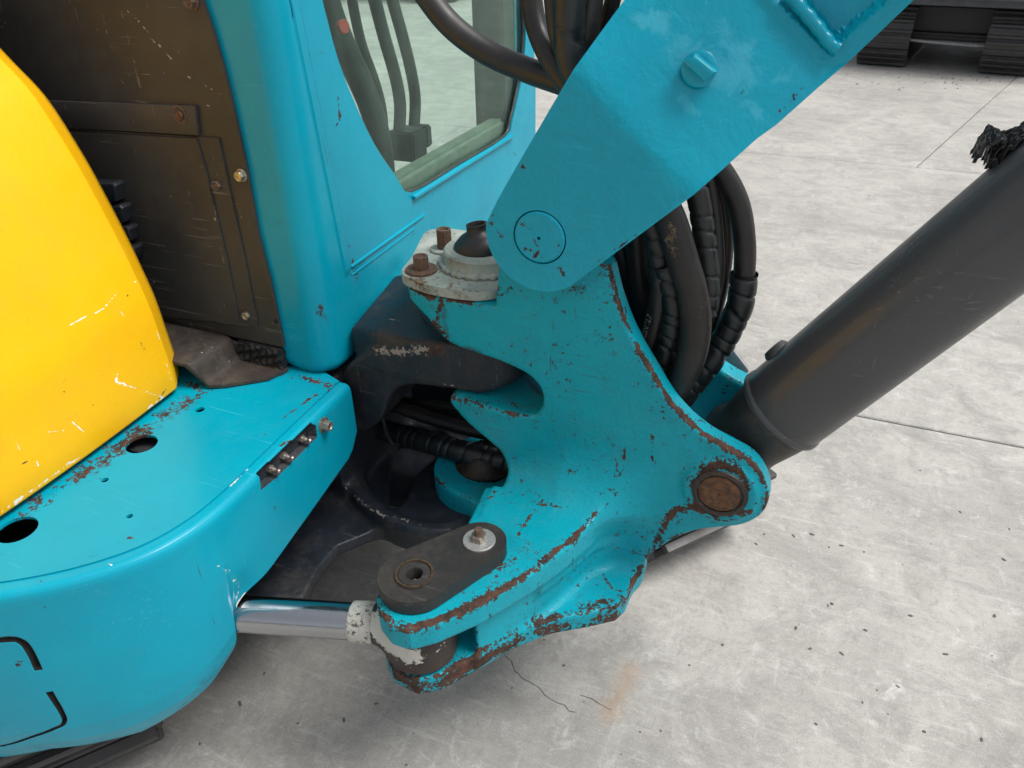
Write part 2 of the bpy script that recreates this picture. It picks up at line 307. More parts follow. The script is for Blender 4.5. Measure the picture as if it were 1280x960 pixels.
def prism(name, outline, h0, h1, mat, parent=None, axis='z', bev=0.002, seg=2):
    """solid from a 2D outline: axis 'z' outline is XY, 'y' is XZ, 'x' is YZ"""
    f = {'z': lambda a, b, h: (a, b, h), 'y': lambda a, b, h: (a, h, b), 'x': lambda a, b, h: (h, a, b)}[axis]
    bm = bmesh.new(); lo = [bm.verts.new(f(a, b, h0)) for a, b in outline]; hi = [bm.verts.new(f(a, b, h1)) for a, b in outline]
    fl = bm.faces.new(lo); fh = bm.faces.new(hi); n_ = len(lo)
    for i in range(n_): bm.faces.new((lo[i], lo[(i+1) % n_], hi[(i+1) % n_], hi[i]))
    if bev: bmesh.ops.bevel(bm, geom=list(set(list(fl.edges)+list(fh.edges))), offset=bev, segments=seg, profile=0.5, affect='EDGES', clamp_overlap=True)
    return bm_obj(name, bm, mat, parent)
def circle(cx, cy, r, n_=40, a0=0, a1=360):
    full = abs(a1-a0) >= 360
    return [(cx+r*math.cos(R_(a0+(a1-a0)*i/(n_ if full else n_-1))), cy+r*math.sin(R_(a0+(a1-a0)*i/(n_ if full else n_-1)))) for i in range(n_)]
def frame_from(axis):
    z = Vector(axis).normalized(); x = z.orthogonal().normalized(); y = z.cross(x); return x, y, z
def lathe(name, prof, origin, axis, mat, parent=None, n_=40, angle=35):
    """prof: (radius, height) list along axis"""
    x, y, z = frame_from(axis); O = Vector(origin); bm = bmesh.new(); rings = []
    for r, h in prof:
        if r < 1e-6: rings.append([bm.verts.new(O+z*h)])
        else: rings.append([bm.verts.new(O+z*h+x*(r*math.cos(2*math.pi*i/n_))+y*(r*math.sin(2*math.pi*i/n_))) for i in range(n_)])
    for a, b in zip(rings[:-1], rings[1:]):
        for i in range(n_):
            j = (i+1) % n_
            if len(a) == 1 and len(b) == 1: continue
            if len(a) == 1: bm.faces.new((a[0], b[j], b[i]))
            elif len(b) == 1: bm.faces.new((a[i], a[j], b[0]))
            else: bm.faces.new((a[i], a[j], b[j], b[i]))
    return bm_obj(name, bm, mat, parent, angle=angle)
def disc(name, o, axis, r, h, mat, parent, bev=0.001, n_=40): return lathe(name, [(0, 0), (r, 0), (r, h-bev), (r-bev, h), (0, h)], o, axis, mat, parent, n_)
def hexbolt(o, axis, r, h, mat, parent, washer=None, wmat=None, spin=0.3, name='bolt', dimple=True, flange=0.0):
    x, y, z = frame_from(axis); O = Vector(o)
    base = 0.0
    if washer:
        lathe('washer', [(r*0.6, 0), (washer, 0), (washer, washer*0.12), (washer*0.96, washer*0.16), (r*0.6, washer*0.16)], o, axis, wmat or mat, parent, 32); base = washer*0.16
    bm = bmesh.new()
    def ring(rr, hh, hexa=True):
        vsx = []
        for i in range(24):
            a = 2*math.pi*i/24+spin; k = 1.0
            if hexa: k = math.cos(math.pi/6)/math.cos(((a-spin) % (math.pi/3))-math.pi/6)
            vsx.append(bm.verts.new(O+z*hh+x*(rr*k*math.cos(a))+y*(rr*k*math.sin(a))))
        return vsx
    rs = []
    if flange: rs += [ring(flange, base, False), ring(flange, base+h*0.12, False), ring(r*1.05, base+h*0.22, False)]
    rs += [ring(r, base+(h*0.22 if flange else 0)), ring(r, base+h*0.86), ring(r*0.86, base+h, False)]
    if dimple: rs += [ring(r*0.62, base+h, False), ring(r*0.5, base+h*0.88, False)]
    for a, b in zip(rs[:-1], rs[1:]):
        for i in range(24): bm.faces.new((a[i], a[(i+1) % 24], b[(i+1) % 24], b[i]))
    bm.faces.new(rs[-1]); bm.faces.new(list(reversed(rs[0])))
    return bm_obj(name, bm, mat, parent, angle=25)
def tube(name, pts, rad, mat, parent=None, n_=20, step=0.004, rfun=None, cap=True):
    P = catmull(pts, False, 12); d = np.linalg.norm(np.diff(P, axis=0), axis=1); s = np.concatenate([[0], np.cumsum(d)])
    k = max(3, int(s[-1]/step)+1); si = np.linspace(0, s[-1], k); C_ = np.stack([np.interp(si, s, P[:, i]) for i in range(3)], 1)
    Tn = np.gradient(C_, axis=0); Tn /= np.linalg.norm(Tn, axis=1)[:, None]
    nrm = np.array(Vector(Tn[0]).orthogonal().normalized()); V = []; Fs = []
    th = np.linspace(0, 2*np.pi, n_, endpoint=False)
    for i in range(k):
        nrm = nrm-Tn[i]*(nrm@Tn[i]); nrm /= np.linalg.norm(nrm); b = np.cross(Tn[i], nrm)
        r = np.array([rfun(si[i], a, si[-1]) for a in th]) if rfun else np.full(n_, rad)
        V.append(C_[i]+r[:, None]*(np.cos(th)[:, None]*nrm+np.sin(th)[:, None]*b))
    V = np.concatenate(V); 
    i, j = np.meshgrid(np.arange(k-1), np.arange(n_), indexing='ij'); i = i.ravel(); j = j.ravel(); jn = (j+1) % n_
    F = np.stack([i*n_+j, i*n_+jn, (i+1)*n_+jn, (i+1)*n_+j], 1)
    o = mesh_np(name, V, F, mat, parent)
    return o
def wrap_r(rad, pitch=0.021, amp=0.0022, tilt=0.0, ph=0.0):
    def f(s, a, L):
        s = s+0.22*pitch*math.sin(s*71+ph)+0.12*pitch*math.sin(s*173)
        u = ((s+ph+pitch*a/(2*math.pi)*1.0) % pitch)/pitch
        groove = math.exp(-((u-0.04)/0.05)**2)+math.exp(-((u-1.04)/0.05)**2)
        return rad+amp*(math.sin(math.pi*u)**0.5)*0.45+amp*0.25*u-amp*1.3*groove
    return f

# signed distance helpers
def poly_sdf(P, A, B):
    P = np.asarray(P, float); d = np.full(A.shape, 1e9); ins = np.zeros(A.shape, bool); n_ = len(P)
    for i in range(n_):
        x0, y0 = P[i]; x1, y1 = P[(i+1) % n_]; ex, ey = x1-x0, y1-y0; L2 = ex*ex+ey*ey
        if L2 < 1e-14: continue
        wx, wy = A-x0, B-y0; t = np.clip((wx*ex+wy*ey)/L2, 0, 1)
        d = np.minimum(d, (wx-ex*t)**2+(wy-ey*t)**2)
        c_ = ((y0 > B) != (y1 > B)); xi = x0+(B-y0)*ex/(ey if abs(ey) > 1e-12 else 1e-12); ins ^= c_ & (A < xi)
    d = np.sqrt(d); return np.where(ins, -d, d)
def smin(a, b, k):
    h = np.clip(0.5+0.5*(b-a)/k, 0, 1); return b*(1-h)+a*h-k*h*(1-h)
def smax(a, b, k): return -smin(-a, -b, k)
def ext(d2, w, r=0.004):
    """extrusion of a 2D distance d2 by a slab distance w, edges rounded by r"""
    a = d2+r; b = w+r
    return np.minimum(np.maximum(a, b), 0)+np.sqrt(np.maximum(a, 0)**2+np.maximum(b, 0)**2)-r
def surface_nets(S, org, h):
    S = S.astype(np.float32); nx, ny, nz = S.shape; neg = S < 0
    cs = np.zeros((nx-1, ny-1, nz-1), np.int8)
    for i in (0, 1):
        for j in (0, 1):
            for k in (0, 1): cs += neg[i:nx-1+i, j:ny-1+j, k:nz-1+k]
    act = np.argwhere((cs > 0) & (cs < 8)); idx = -np.ones(cs.shape, np.int32); idx[tuple(act.T)] = np.arange(len(act))
    acc = np.zeros((len(act), 3)); cnt = np.zeros(len(act))
    cor = [(i, j, k) for i in (0, 1) for j in (0, 1) for k in (0, 1)]
    vals = {c_: S[act[:, 0]+c_[0], act[:, 1]+c_[1], act[:, 2]+c_[2]] for c_ in cor}
    for a in cor:
        for ax in range(3):
            if a[ax] == 1: continue
            b = list(a); b[ax] = 1; b = tuple(b); va, vb = vals[a], vals[b]; m_ = (va < 0) != (vb < 0)
            t = va[m_]/(va[m_]-vb[m_]); pt = np.tile(np.array(a, float), (m_.sum(), 1)); pt[:, ax] += t; acc[m_] += pt; cnt[m_] += 1
    V = (act+acc/cnt[:, None])*h+np.array(org)
    Q = []
    for ax in range(3):
        sl0 = [slice(None)]*3; sl1 = [slice(None)]*3; sl0[ax] = slice(0, -1); sl1[ax] = slice(1, None)
        a_, b_ = neg[tuple(sl0)], neg[tuple(sl1)]; ch = np.argwhere(a_ != b_); o1, o2 = (ax+1) % 3, (ax+2) % 3
        ok = (ch[:, o1] > 0) & (ch[:, o2] > 0) & (ch[:, o1] < S.shape[o1]-1) & (ch[:, o2] < S.shape[o2]-1); ch = ch[ok]
        def g_(d1, d2): c_ = ch.copy(); c_[:, o1] += d1; c_[:, o2] += d2; return idx[tuple(c_.T)]
        q = np.stack([g_(-1, -1), g_(0, -1), g_(0, 0), g_(-1, 0)], 1); s_ = a_[tuple(ch.T)]
        q[~s_] = q[~s_][:, ::-1]; Q.append(q)
    return V, np.concatenate(Q)
def relax(V, Q, it=2, lam=0.5):
    E = np.concatenate([Q[:, [0, 1]], Q[:, [1, 2]], Q[:, [2, 3]], Q[:, [3, 0]]]); E = np.concatenate([E, E[:, ::-1]])
    deg = np.bincount(E[:, 0], minlength=len(V)).astype(float)
    for _ in range(it):
        A = np.stack([np.bincount(E[:, 0], V[E[:, 1], k], len(V)) for k in range(3)], 1)/deg[:, None]; V = V+lam*(A-V)
    return V, E, deg
def edge_attr(o, V, E, deg, h, k=1.0, it=5):
    nr = np.zeros(len(V)*3); o.data.vertices.foreach_get('normal', nr); nr = nr.reshape(-1, 3)
    Vs = V.copy()
    for _ in range(it):
        A = np.stack([np.bincount(E[:, 0], Vs[E[:, 1], j], len(V)) for j in range(3)], 1)/deg[:, None]; Vs = Vs+0.6*(A-Vs)
    cvx = ((V-Vs)*nr).sum(1)/h
    put(o, 'edge', np.clip(cvx*k, 0, 0.8))
def put(o, name, val):
    a = o.data.attributes.get(name) or o.data.attributes.new(name, 'FLOAT', 'POINT'); a.data.foreach_set('value', val.astype(np.float32))
def verts(o):
    c_ = np.zeros(len(o.data.vertices)*3); o.data.vertices.foreach_get('co', c_); return c_.reshape(-1, 3)
def sdf_obj(name, fn, lo, hi, h, mat, parent, rel=2, ek=1.6):
    lo = np.array(lo); hi = np.array(hi); n3 = np.ceil((hi-lo)/h).astype(int)+1
    ax = [lo[i]+np.arange(n3[i])*h for i in range(3)]
    S = fn(ax[0][:, None, None], ax[1][None, :, None], ax[2][None, None, :])
    S = np.broadcast_to(S, tuple(n3)).copy()
    S[0] = S[-1] = 1; S[:, 0] = S[:, -1] = 1; S[:, :, 0] = S[:, :, -1] = 1
    V, Q = surface_nets(S, lo, h); V, E, deg = relax(V, Q, rel)
    o = mesh_np(name, V, Q, mat, parent); edge_attr(o, V, E, deg, h, ek); return o
def P2(poly, u, w):
    """2D polygon distance on the broadcast grids u and w"""
    U, W = np.broadcast_arrays(np.squeeze(u)[:, None], np.squeeze(w)[None, :]); D = poly_sdf(poly, U, W)
    shp = [1, 1, 1]; au = [i for i in range(3) if u.shape[i] > 1][0]; aw = [i for i in range(3) if w.shape[i] > 1][0]
    shp[au] = u.shape[au]; shp[aw] = w.shape[aw]
    return D.reshape(shp)
def marks(o, name, strokes, halo=0.0):
    """strokes: (pixel polyline, radius m, strength); each polyline is dropped onto the object's own surface and stays there"""
    V = verts(o); bvh = BVHTree.FromPolygons([tuple(x) for x in V], [tuple(f.vertices) for f in o.data.polygons])
    val = np.zeros(len(V))
    if o.data.attributes.get(name): t = np.zeros(len(V), np.float32); o.data.attributes[name].data.foreach_get('value', t); val = t.astype(float)
    for pts, rad, st in strokes:
        q = []
        for a, b in pts:
            hit = bvh.ray_cast(Vector(cC), Vector(ray(a, b)).normalized())[0]
            if hit is None:
                hit = bvh.find_nearest(Vector(cC+ray(a, b)*1.05))[0]
            q.append(np.array(hit))
        if len(q) == 1: q.append(q[0]+1e-5)
        dm = np.full(len(V), 1e9)
        for a, b in zip(q[:-1], q[1:]):
            e = b-a; t = np.clip(((V-a)@e)/(e@e+1e-12), 0, 1); dm = np.minimum(dm, np.linalg.norm(V-a-t[:, None]*e, axis=1))
        val = np.maximum(val, np.maximum(st*np.exp(-(dm/rad)**2), (halo*st)*np.exp(-(dm/(rad*3.2))**2)))
    put(o, name, val)

def plate(name, outline, holes, z, th, mat, parent, res=0.004, hole_depth=0.004, fn=None, axis='z'):
    outline = np.asarray(outline, float); lo = outline.min(0); hi = outline.max(0)
    gx, gy = np.meshgrid(np.arange(lo[0], hi[0], res), np.arange(lo[1], hi[1], res)); gx = gx.ravel()+RNG.uniform(-.2, .2, gx.size)*res; gy = gy.ravel()+RNG.uniform(-.2, .2, gy.size)*res
    dd_ = poly_sdf(outline, gx, gy); ok = dd_ < -res*0.6
    for h_ in holes: ok &= poly_sdf(h_, gx, gy) > res*0.6
    pts = [Vector(q) for q in outline]; edges = [(k, (k+1) % len(outline)) for k in range(len(outline))]; loops = [list(range(len(outline)))]
    for h_ in holes:
        b0 = len(pts); pts += [Vector(q) for q in h_]; edges += [(b0+k, b0+(k+1) % len(h_)) for k in range(len(h_))]; loops.append(list(range(b0, b0+len(h_))))
    pts += [Vector(q) for q in zip(gx[ok], gy[ok])]
    vo, eo, fo, ov, _, _ = delaunay_2d_cdt(pts, edges, [], 0, 1e-6)
    vv = np.array([tuple(q) for q in vo]); ff = np.array([tuple(q) for q in fo]); cc = vv[ff].mean(1)
    keep = poly_sdf(outline, cc[:, 0], cc[:, 1]) < 0
    for h_ in holes: keep &= poly_sdf(h_, cc[:, 0], cc[:, 1]) > 0
    ff = ff[keep]
    inv = {}
    for k, orig in enumerate(ov):
        for q in orig: inv[q] = k
    h = fn(vv[:, 0], vv[:, 1]) if fn else np.full(len(vv), z)
    mp = {'z': lambda a, b, c_: np.stack([a, b, c_], 1), 'y': lambda a, b, c_: np.stack([a, c_, b], 1), 'x': lambda a, b, c_: np.stack([c_, a, b], 1)}[axis]
    top = mp(vv[:, 0], vv[:, 1], h); bot = mp(vv[:, 0], vv[:, 1], h-th); N_ = len(vv)
    F = [tuple(q) for q in ff]+[tuple(q[::-1]+N_) for q in ff]
    side = []
    for lpv in loops:
        ids = [inv[q] for q in lpv]
        for k in range(len(ids)):
            a, b = ids[k], ids[(k+1) % len(ids)]; side.append((a, b, b+N_, a+N_))
    o = mesh_np(name, np.concatenate([top, bot]), F+side, mat, parent, smooth=True)
    bm = bmesh.new(); bm.from_mesh(o.data); bmesh.ops.recalc_face_normals(bm, faces=bm.faces)
    for e in bm.edges:
        if len(e.link_faces) == 2 and e.calc_face_angle(0) > R_(38): e.smooth = False
    bm.to_mesh(o.data); bm.free(); return o

def thing(name, label, cat, loc=(0, 0, 0), group=None):
    o = bpy.data.objects.new(name, None); COL.objects.link(o); o.location = loc; o.empty_display_size = 0.1
    o['label'] = label; o['category'] = cat
    if group: o['group'] = group
    return o

# ================================================================== GROUND
ground = mesh_np('ground', [(-150, -150, -0.03), (150, -150, -0.03), (150, 150, -0.03), (-150, 150, -0.03)], [(0, 1, 2, 3)], 'concrete'); ground['kind'] = 'structure'
# poured slabs, split along the joints the photo shows
gp = 0.0035; yj = [-60, -4.05, -1.53, 0.983, 3.497, 6.02, 8.5, 11.0, 60]
for r0, r1 in zip(yj[:-1], yj[1:]):
    sl_ = 0.275 if r0 > 3 else 0.0
    xs = [-60, -9.2, -5.2, -1.75, 3.6, 7.4, 11.2, 60] if r0 < 3 else [-60, -10.0, -6.4, -2.75, 0.86, 4.5, 8.1, 60]
    for x0, x1 in zip(xs[:-1], xs[1:]):
        f_ = lambda x, y: x+(y-3.5)*sl_
        prism('concrete_slab', [(f_(x0, r0)+gp, r0+gp), (f_(x1, r0)-gp, r0+gp), (f_(x1, r1)-gp, r1-gp), (f_(x0, r1)+gp, r1-gp)], -0.028, 0.0, 'concrete', ground, bev=0.003, seg=1)

# ================================================================== MINI EXCAVATOR
EX = thing('mini_excavator', 'teal and yellow mini excavator with worn swing bracket, boom foot and dark grey boom cylinder', 'excavator')

# ---- swing bracket (casting)
PINU = (0.1505, 0.849); PINL = (0.408, 0.505); EYE = (0.065, -0.361)
right_edge = pxz([(762, 335), (772, 375), (785, 410), (800, 440), (818, 470), (838, 503), (860, 528), (885, 548), (912, 563), (938, 578), (954, 598), (961, 622), (953, 643), (930, 657), (900, 661), (868, 665), (838, 678), (812, 697), (797, 715), (788, 738)], -0.105)
left_edge = pxz([(600, 657), (620, 643), (634, 622), (638, 600), (630, 574), (611, 549), (586, 529), (566, 510), (561, 502), (566, 495), (600, 503), (640, 514), (668, 517), (679, 505), (679, 490), (672, 476), (656, 463), (620, 447), (585, 436), (560, 425), (545, 409), (532, 396), (513, 381)], -0.098)
topy = 0.729
BODY = catmull(right_edge, False, 3).tolist()+[(0.30, 0.29), (0.02, 0.292), (-0.095, 0.322), (-0.095, 0.361), (0.0, 0.363)]+catmull(left_edge[1:], False, 3).tolist()+[(-0.12, 0.715), (-0.12, topy), (0.075, topy), (0.083, 0.80)]+circle(PINU[0], PINU[1], 0.064, 14, 200, -25)
PLAN_UP = [(-0.082, -0.066), (-0.064, -0.092), (-0.02, -0.104), (0.06, -0.107), (0.6, -0.107), (0.6, 0.107), (0.0, 0.115), (-0.08, 0.105), (-0.12, 0.085), (-0.11, 0.03)]
PLAN_LO = circle(0, 0, 0.098, 20, 90, 270)+[(0.05, -0.105), (0.6, -0.107), (0.6, 0.107), (0.05, 0.105)]
PLAN_PR = circle(0, 0, 0.09, 20, 90, 270)+[(0.06, -0.10), (0.6, -0.107), (0.6, 0.107), (0.05, 0.105)]
TOPP = pxy([(470, 745), (473, 765), (487, 783), (510, 790), (545, 781), (600, 757), (660, 722), (712, 684), (738, 655), (745, 640)], 0.434)+[(0.25, -0.09), (0.06, -0.09), (0.075, -0.225), (0.02, -0.36)]
WEBP = [(0.142, -0.345), (0.175, -0.29), (0.212, -0.21), (0.232, -0.15), (0.27, -0.09), (0.06, -0.09), (0.09, -0.22), (0.112, -0.30)]
FLAP = pxy([(782, 757), (770, 768), (735, 776), (690, 784), (640, 803), (590, 833), (550, 855), (520, 860), (492, 845), (482, 825)], 0.300)+[(0.03, -0.37), (0.06, -0.24), (0.05, -0.09), (0.31, -0.09), (0.305, -0.14)]
RIB = [(0.235, -0.09), (0.30, -0.09), (0.299, -0.13), (0.262, -0.13)]
CHOLE = [(-0.2, 0.364), (0.03, 0.364), (0.062, 0.372), (0.085, 0.390), (0.094, 0.416), (0.091, 0.45), (0.073, 0.482), (0.02, 0.508), (-0.01, 0.53), (-0.2, 0.55)]
def bracket_f(X, Y, Z):
    body = ext(P2(BODY, X, Z), np.abs(Y)-0.105, 0.005)
    pu = P2(PLAN_UP, X, Y); pl = P2(PLAN_LO, X, Y); pp = P2(PLAN_PR, X, Y)
    wz = np.clip((Z-0.60)/0.02, 0, 1); wl_ = np.clip((Z-0.40)/0.02, 0, 1)
    plan = pp*(1-wl_)+pl*wl_; plan = plan*(1-wz)+pu*wz
    body = smax(body, plan, 0.006)
    # boss round the cylinder pin, raised rim at the right edge
    boss = ext(np.sqrt((X-PINL[0])**2+(Z-PINL[1])**2)-0.050, np.abs(Y)-0.109, 0.003)
    body = smin(body, boss, 0.010)
    # cavity between the two ears, open to the right
    cav = P2([(0.195, 0.84), (0.215, 0.70), (0.275, 0.57), (0.33, 0.50), (0.325, 0.41), (0.34, 0.36), (0.9, 0.2), (0.9, 1.2), (0.1, 1.2)], X, Z)
    body = smax(body, -ext(cav, np.abs(Y)-0.068, 0.004), 0.008)
    cav2 = ext(np.sqrt((X-PINU[0])**2+(Z-PINU[1])**2)-0.075, np.abs(Y)-0.055, 0.004)
    body = np.maximum(body, -cav2)
    # lever to the swing cylinder
    top = ext(P2(TOPP, X, Y), np.abs(Z-0.416)-0.0195, 0.0045)
    web = ext(P2(WEBP, X, Y), np.abs(Z-0.36)-0.065, 0.004)
    fla = ext(P2(FLAP, X, Y), np.abs(Z-0.300)-0.0165, 0.0035)
    rib = ext(P2(RIB, X, Y), np.abs(Z-0.34)-0.05, 0.004)
    lev = smin(smin(top, web, 0.018), fla, 0.016)
    # a slope that carries the lever's top up into the body
    ramp = np.maximum(np.maximum(Z-0.434-np.clip((Y+0.17), 0, 0.2)*0.25, 0.37-Z), P2([(0.095, -0.20), (0.2, -0.25), (0.24, -0.16), (0.25, -0.08), (0.07, -0.08)], X, Y))
    lev = smin(lev, ramp, 0.02)
    S = smin(body, lev, 0.030+0.05*np.clip((X-0.10)/0.08, 0, 1)*np.clip((Z-0.38)/0.05, 0, 1))
    # clearance for the rod eye, pivot bore
    ed = np.sqrt((X-EYE[0])**2+(Y-EYE[1])**2)
    S = smax(S, -np.maximum(np.maximum(ed-0.056, np.abs(Z-0.357)-0.0385), -1), 0.003)
    chole = np.maximum(P2(CHOLE, X, Z), -0.135-Y)
    S = smax(S, -chole, 0.010)
    S = np.maximum(S, -np.maximum(np.sqrt(X**2+Y**2)-0.042, np.abs(Z-0.36)-0.03))
    return S
BR = sdf_obj('swing_bracket', bracket_f, (-0.14, -0.44, 0.262), (0.485, 0.135, 0.93), 0.0029, 'cast', EX, ek=1.7)
marks(BR, 'wear', [
    ([(765, 340), (785, 405), (805, 445), (838, 500), (862, 525), (890, 548), (920, 562), (945, 582), (957, 610), (955, 640)], 0.007, 0.55),
    ([(940, 650), (900, 659), (860, 667), (825, 685), (800, 712), (790, 735), (778, 757)], 0.008, 0.75),
    ([(770, 768), (735, 777), (690, 785), (645, 802), (600, 828), (560, 850), (525, 858), (497, 846)], 0.014, 0.70),
    ([(775, 745), (740, 758), (690, 768), (640, 790), (600, 815), (580, 835)], 0.009, 0.55),
    ([(480, 770), (510, 783), (545, 775), (600, 750), (640, 728), (690, 692), (720, 668), (742, 642)], 0.0065, 0.60),
    ([(565, 735), (590, 725), (640, 700)], 0.010, 0.4), ([(478, 800), (500, 815), (540, 808)], 0.006, 0.35),
    ([(575, 768), (572, 800)], 0.006, 0.5), ([(880, 590), (900, 580), (925, 590), (935, 615), (920, 640), (895, 643), (872, 632), (868, 605), (880, 590)], 0.007, 0.70),
    ([(855, 585), (862, 600)], 0.006, 0.4), ([(672, 630), (700, 634), (710, 633)], 0.003, 0.7), ([(648, 668), (662, 645), (678, 625)], 0.004, 0.7),
    ([(778, 590), (781, 560)], 0.0022, 0.75), ([(770, 575), (772, 590)], 0.003, 0.7), ([(815, 545), (815, 575)], 0.003, 0.75), ([(795, 530), (793, 565)], 0.0016, 0.6), ([(768, 600), (766, 585)], 0.002, 0.7),
    ([(800, 480), (812, 482)], 0.012, 0.34), ([(718, 362), (745, 370), (765, 366)], 0.010, 0.38), ([(742, 420), (765, 422)], 0.007, 0.4), ([(738, 400), (790, 410)], 0.018, 0.24), ([(822, 500), (830, 520)], 0.009, 0.42),
    ([(565, 372), (590, 376)], 0.0075, 0.7), ([(530, 392), (545, 405), (560, 420)], 0.006, 0.5), ([(513, 360), (516, 378)], 0.004, 0.4), ([(640, 360), (625, 372)], 0.005, 0.45),
    ([(640, 505), (665, 508), (676, 498)], 0.012, 0.48), ([(570, 500), (585, 508)], 0.008, 0.42), ([(545, 565), (548, 600), (560, 620)], 0.004, 0.4), ([(605, 625), (640, 615)], 0.004, 0.5),
    ([(655, 600), (658, 560), (676, 520)], 0.0014, 0.5), ([(715, 700), (745, 730)], 0.0016, 0.6), ([(716, 698), (712, 720)], 0.0028, 0.65), ([(612, 768), (613, 785)], 0.0022, 0.75), ([(640, 752), (660, 755)], 0.0018, 0.65),
    ([(752, 715), (765, 735), (780, 740)], 0.0025, 0.6), ([(820, 655), (800, 680), (790, 700)], 0.012, 0.34)], 0.42)
marks(BR, 'grime', [([(530, 400), (560, 425), (600, 440)], 0.01, 0.55), ([(575, 500), (640, 510), (672, 512)], 0.01, 0.45), ([(560, 640), (600, 650)], 0.012, 0.4), ([(655, 470), (678, 495)], 0.008, 0.6), ([(868, 610), (895, 645), (930, 640)], 0.006, 0.7), ([(692, 400), (688, 450), (690, 520), (687, 580), (680, 625), (668, 655)], 0.0018, 0.62), ([(640, 372), (700, 372), (760, 340)], 0.010, 0.40), ([(770, 360), (800, 430), (850, 510)], 0.016, 0.34), ([(700, 700), (760, 690), (790, 700)], 0.010, 0.30), ([(590, 745), (640, 715), (700, 680)], 0.005, 0.35)])
# clamp plate, hub ring, rubber cap, bolts on top of the bracket
CL = [(-0.088, -0.068), (-0.078, -0.084), (-0.06, -0.094), (-0.02, -0.104), (0.04, -0.101), (0.075, -0.078), (0.10, -0.02), (0.09, 0.06), (0.02, 0.115), (-0.07, 0.107), (-0.10, 0.105), (-0.122, 0.092), (-0.125, 0.07), (-0.098, -0.02)]
cp = prism('clamp_plate', catmull(CL, True, 4).tolist(), 0.7305, 0.7445, 'clamp', BR, bev=0.0015)
marks(cp, 'wear', [([(508, 345), (530, 358), (600, 364), (640, 352)], 0.006, 0.55), ([(515, 335), (540, 340), (555, 350)], 0.006, 0.3), ([(545, 325), (570, 345), (620, 355)], 0.005, 0.45)])
lathe('hub_ring', [(0.030, 0.0), (0.062, 0.0), (0.064, 0.004), (0.060, 0.009), (0.0585, 0.022), (0.056, 0.0245), (0.03, 0.0245)], (0.014, -0.004, 0.7445), (0, 0, 1), 'clamp', BR, 56)
def weld_r(s, a, L): return 0.0042+0.0016*math.sin(s*520)+0.0011*math.sin(s*233+2)
tube('weld_bead', [(0.014+0.0625*math.cos(t), -0.004+0.0625*math.sin(t), 0.7475) for t in np.linspace(R_(160), R_(380), 14)], 0.004, 'clamp', BR, 8, 0.0022, weld_r)
lathe('rubber_cap', [(0.040, 0), (0.041, 0.004), (0.037, 0.013), (0.027, 0.022), (0.0165, 0.027), (0.0150, 0.034), (0.0155, 0.038), (0.013, 0.0385), (0.0115, 0.034), (0.011, 0.026), (0, 0.024)], (0.010, -0.004, 0.766), (-0.15, 0, 1), 'rubber', BR, 36, 60)
b1 = atz(527, 338, 0.745); b2 = atz(556, 312, 0.745)
hexbolt(b1, (0, 0, 1), 0.0125, 0.019, 'rustbolt', BR, 0.0235, 'rustbolt')
hexbolt(b2, (0, 0, 1), 0.0125, 0.030, 'rustbolt', BR, 0.0225, 'clamp')
# cylinder pin at the lower right of the bracket
lathe('pin_collar', [(0.0305, 0), (0.0305, 0.0035), (0.033, 0.005), (0.0375, 0.0035), (0.039, 0)], (PINL[0], -0.1085, PINL[1]), (0, -1, 0), 'greasering', BR, 48)
lathe('cylinder_pin', [(0, 0.0035), (0.002, 0.0055), (0.0035, 0.0065), (0.020, 0.0065), (0.0265, 0.0062), (0.0290, 0.0045), (0.0290, -0.01)][::-1], (PINL[0], -0.107, PINL[1]), (0, -1, 0), 'rustpin', BR, 48)
# link plate with nut on the lever
LZ0, LZ1 = 0.4375, 0.459
LKL = np.array(atz(518, 718, LZ1)[:2]); LKR = np.array(atz(599, 676, LZ1)[:2])
dv = LKR-LKL; a0 = math.degrees(math.atan2(dv[1], dv[0])); rl, rr_ = 0.048, 0.0375
lp = plate('link_plate', circle(*LKR, rr_, 30, a0-84, a0+84)+circle(*LKL, rl, 36, a0+84, a0+276), [circle(*LKL, 0.0106, 28)], LZ1, LZ1-LZ0, 'link', BR, 0.004)
lathe('bore_ring', [(0.0255, 0), (0.0262, 0.0016), (0.0225, 0.0021), (0.0215, 0.0006), (0.0205, 0.0020), (0.0115, 0.0018), (0.0104, 0.0002), (0.0102, -0.018)], (*LKL, LZ1), (0, 0, 1), 'link', BR, 48, 50)
lathe('brass_ring', [(0.0252, 0.0), (0.0252, 0.0032), (0.0222, 0.0032), (0.0222, 0.0)], (*LKL, LZ1), (0, 0, 1), 'brassring', BR, 48)
disc('bore_shade_disc', (LKL[0], LKL[1], LZ1-0.0185), (0, 0, 1), 0.0101, 0.0012, 'dark', BR)  # black disc that paints in the shade at the bottom of the bore
lathe('grease_nipple', [(0.0042, 0), (0.0042, 0.004), (0.002, 0.006), (0.0022, 0.008), (0, 0.0085)], (LKL[0], LKL[1], LZ1-0.0179), (0, 0, 1), 'zinc', BR, 14)
lathe('washer', [(0.006, 0), (0.0225, 0), (0.0225, 0.0022), (0.0218, 0.0028), (0.006, 0.0028)], (*LKR, LZ1), (0, 0, 1), 'washer', BR, 40)
hexbolt((*LKR, LZ1+0.0028), (0, 0, 1), 0.0108, 0.0095, 'zinc', BR, dimple=False, name='nut')
lathe('stud', [(0, 0), (0.0062, 0), (0.0062, 0.017), (0.0052, 0.0185), (0, 0.0185)], (*LKR, LZ1+0.0028), (0, 0, 1), 'rustbolt', BR, 18)
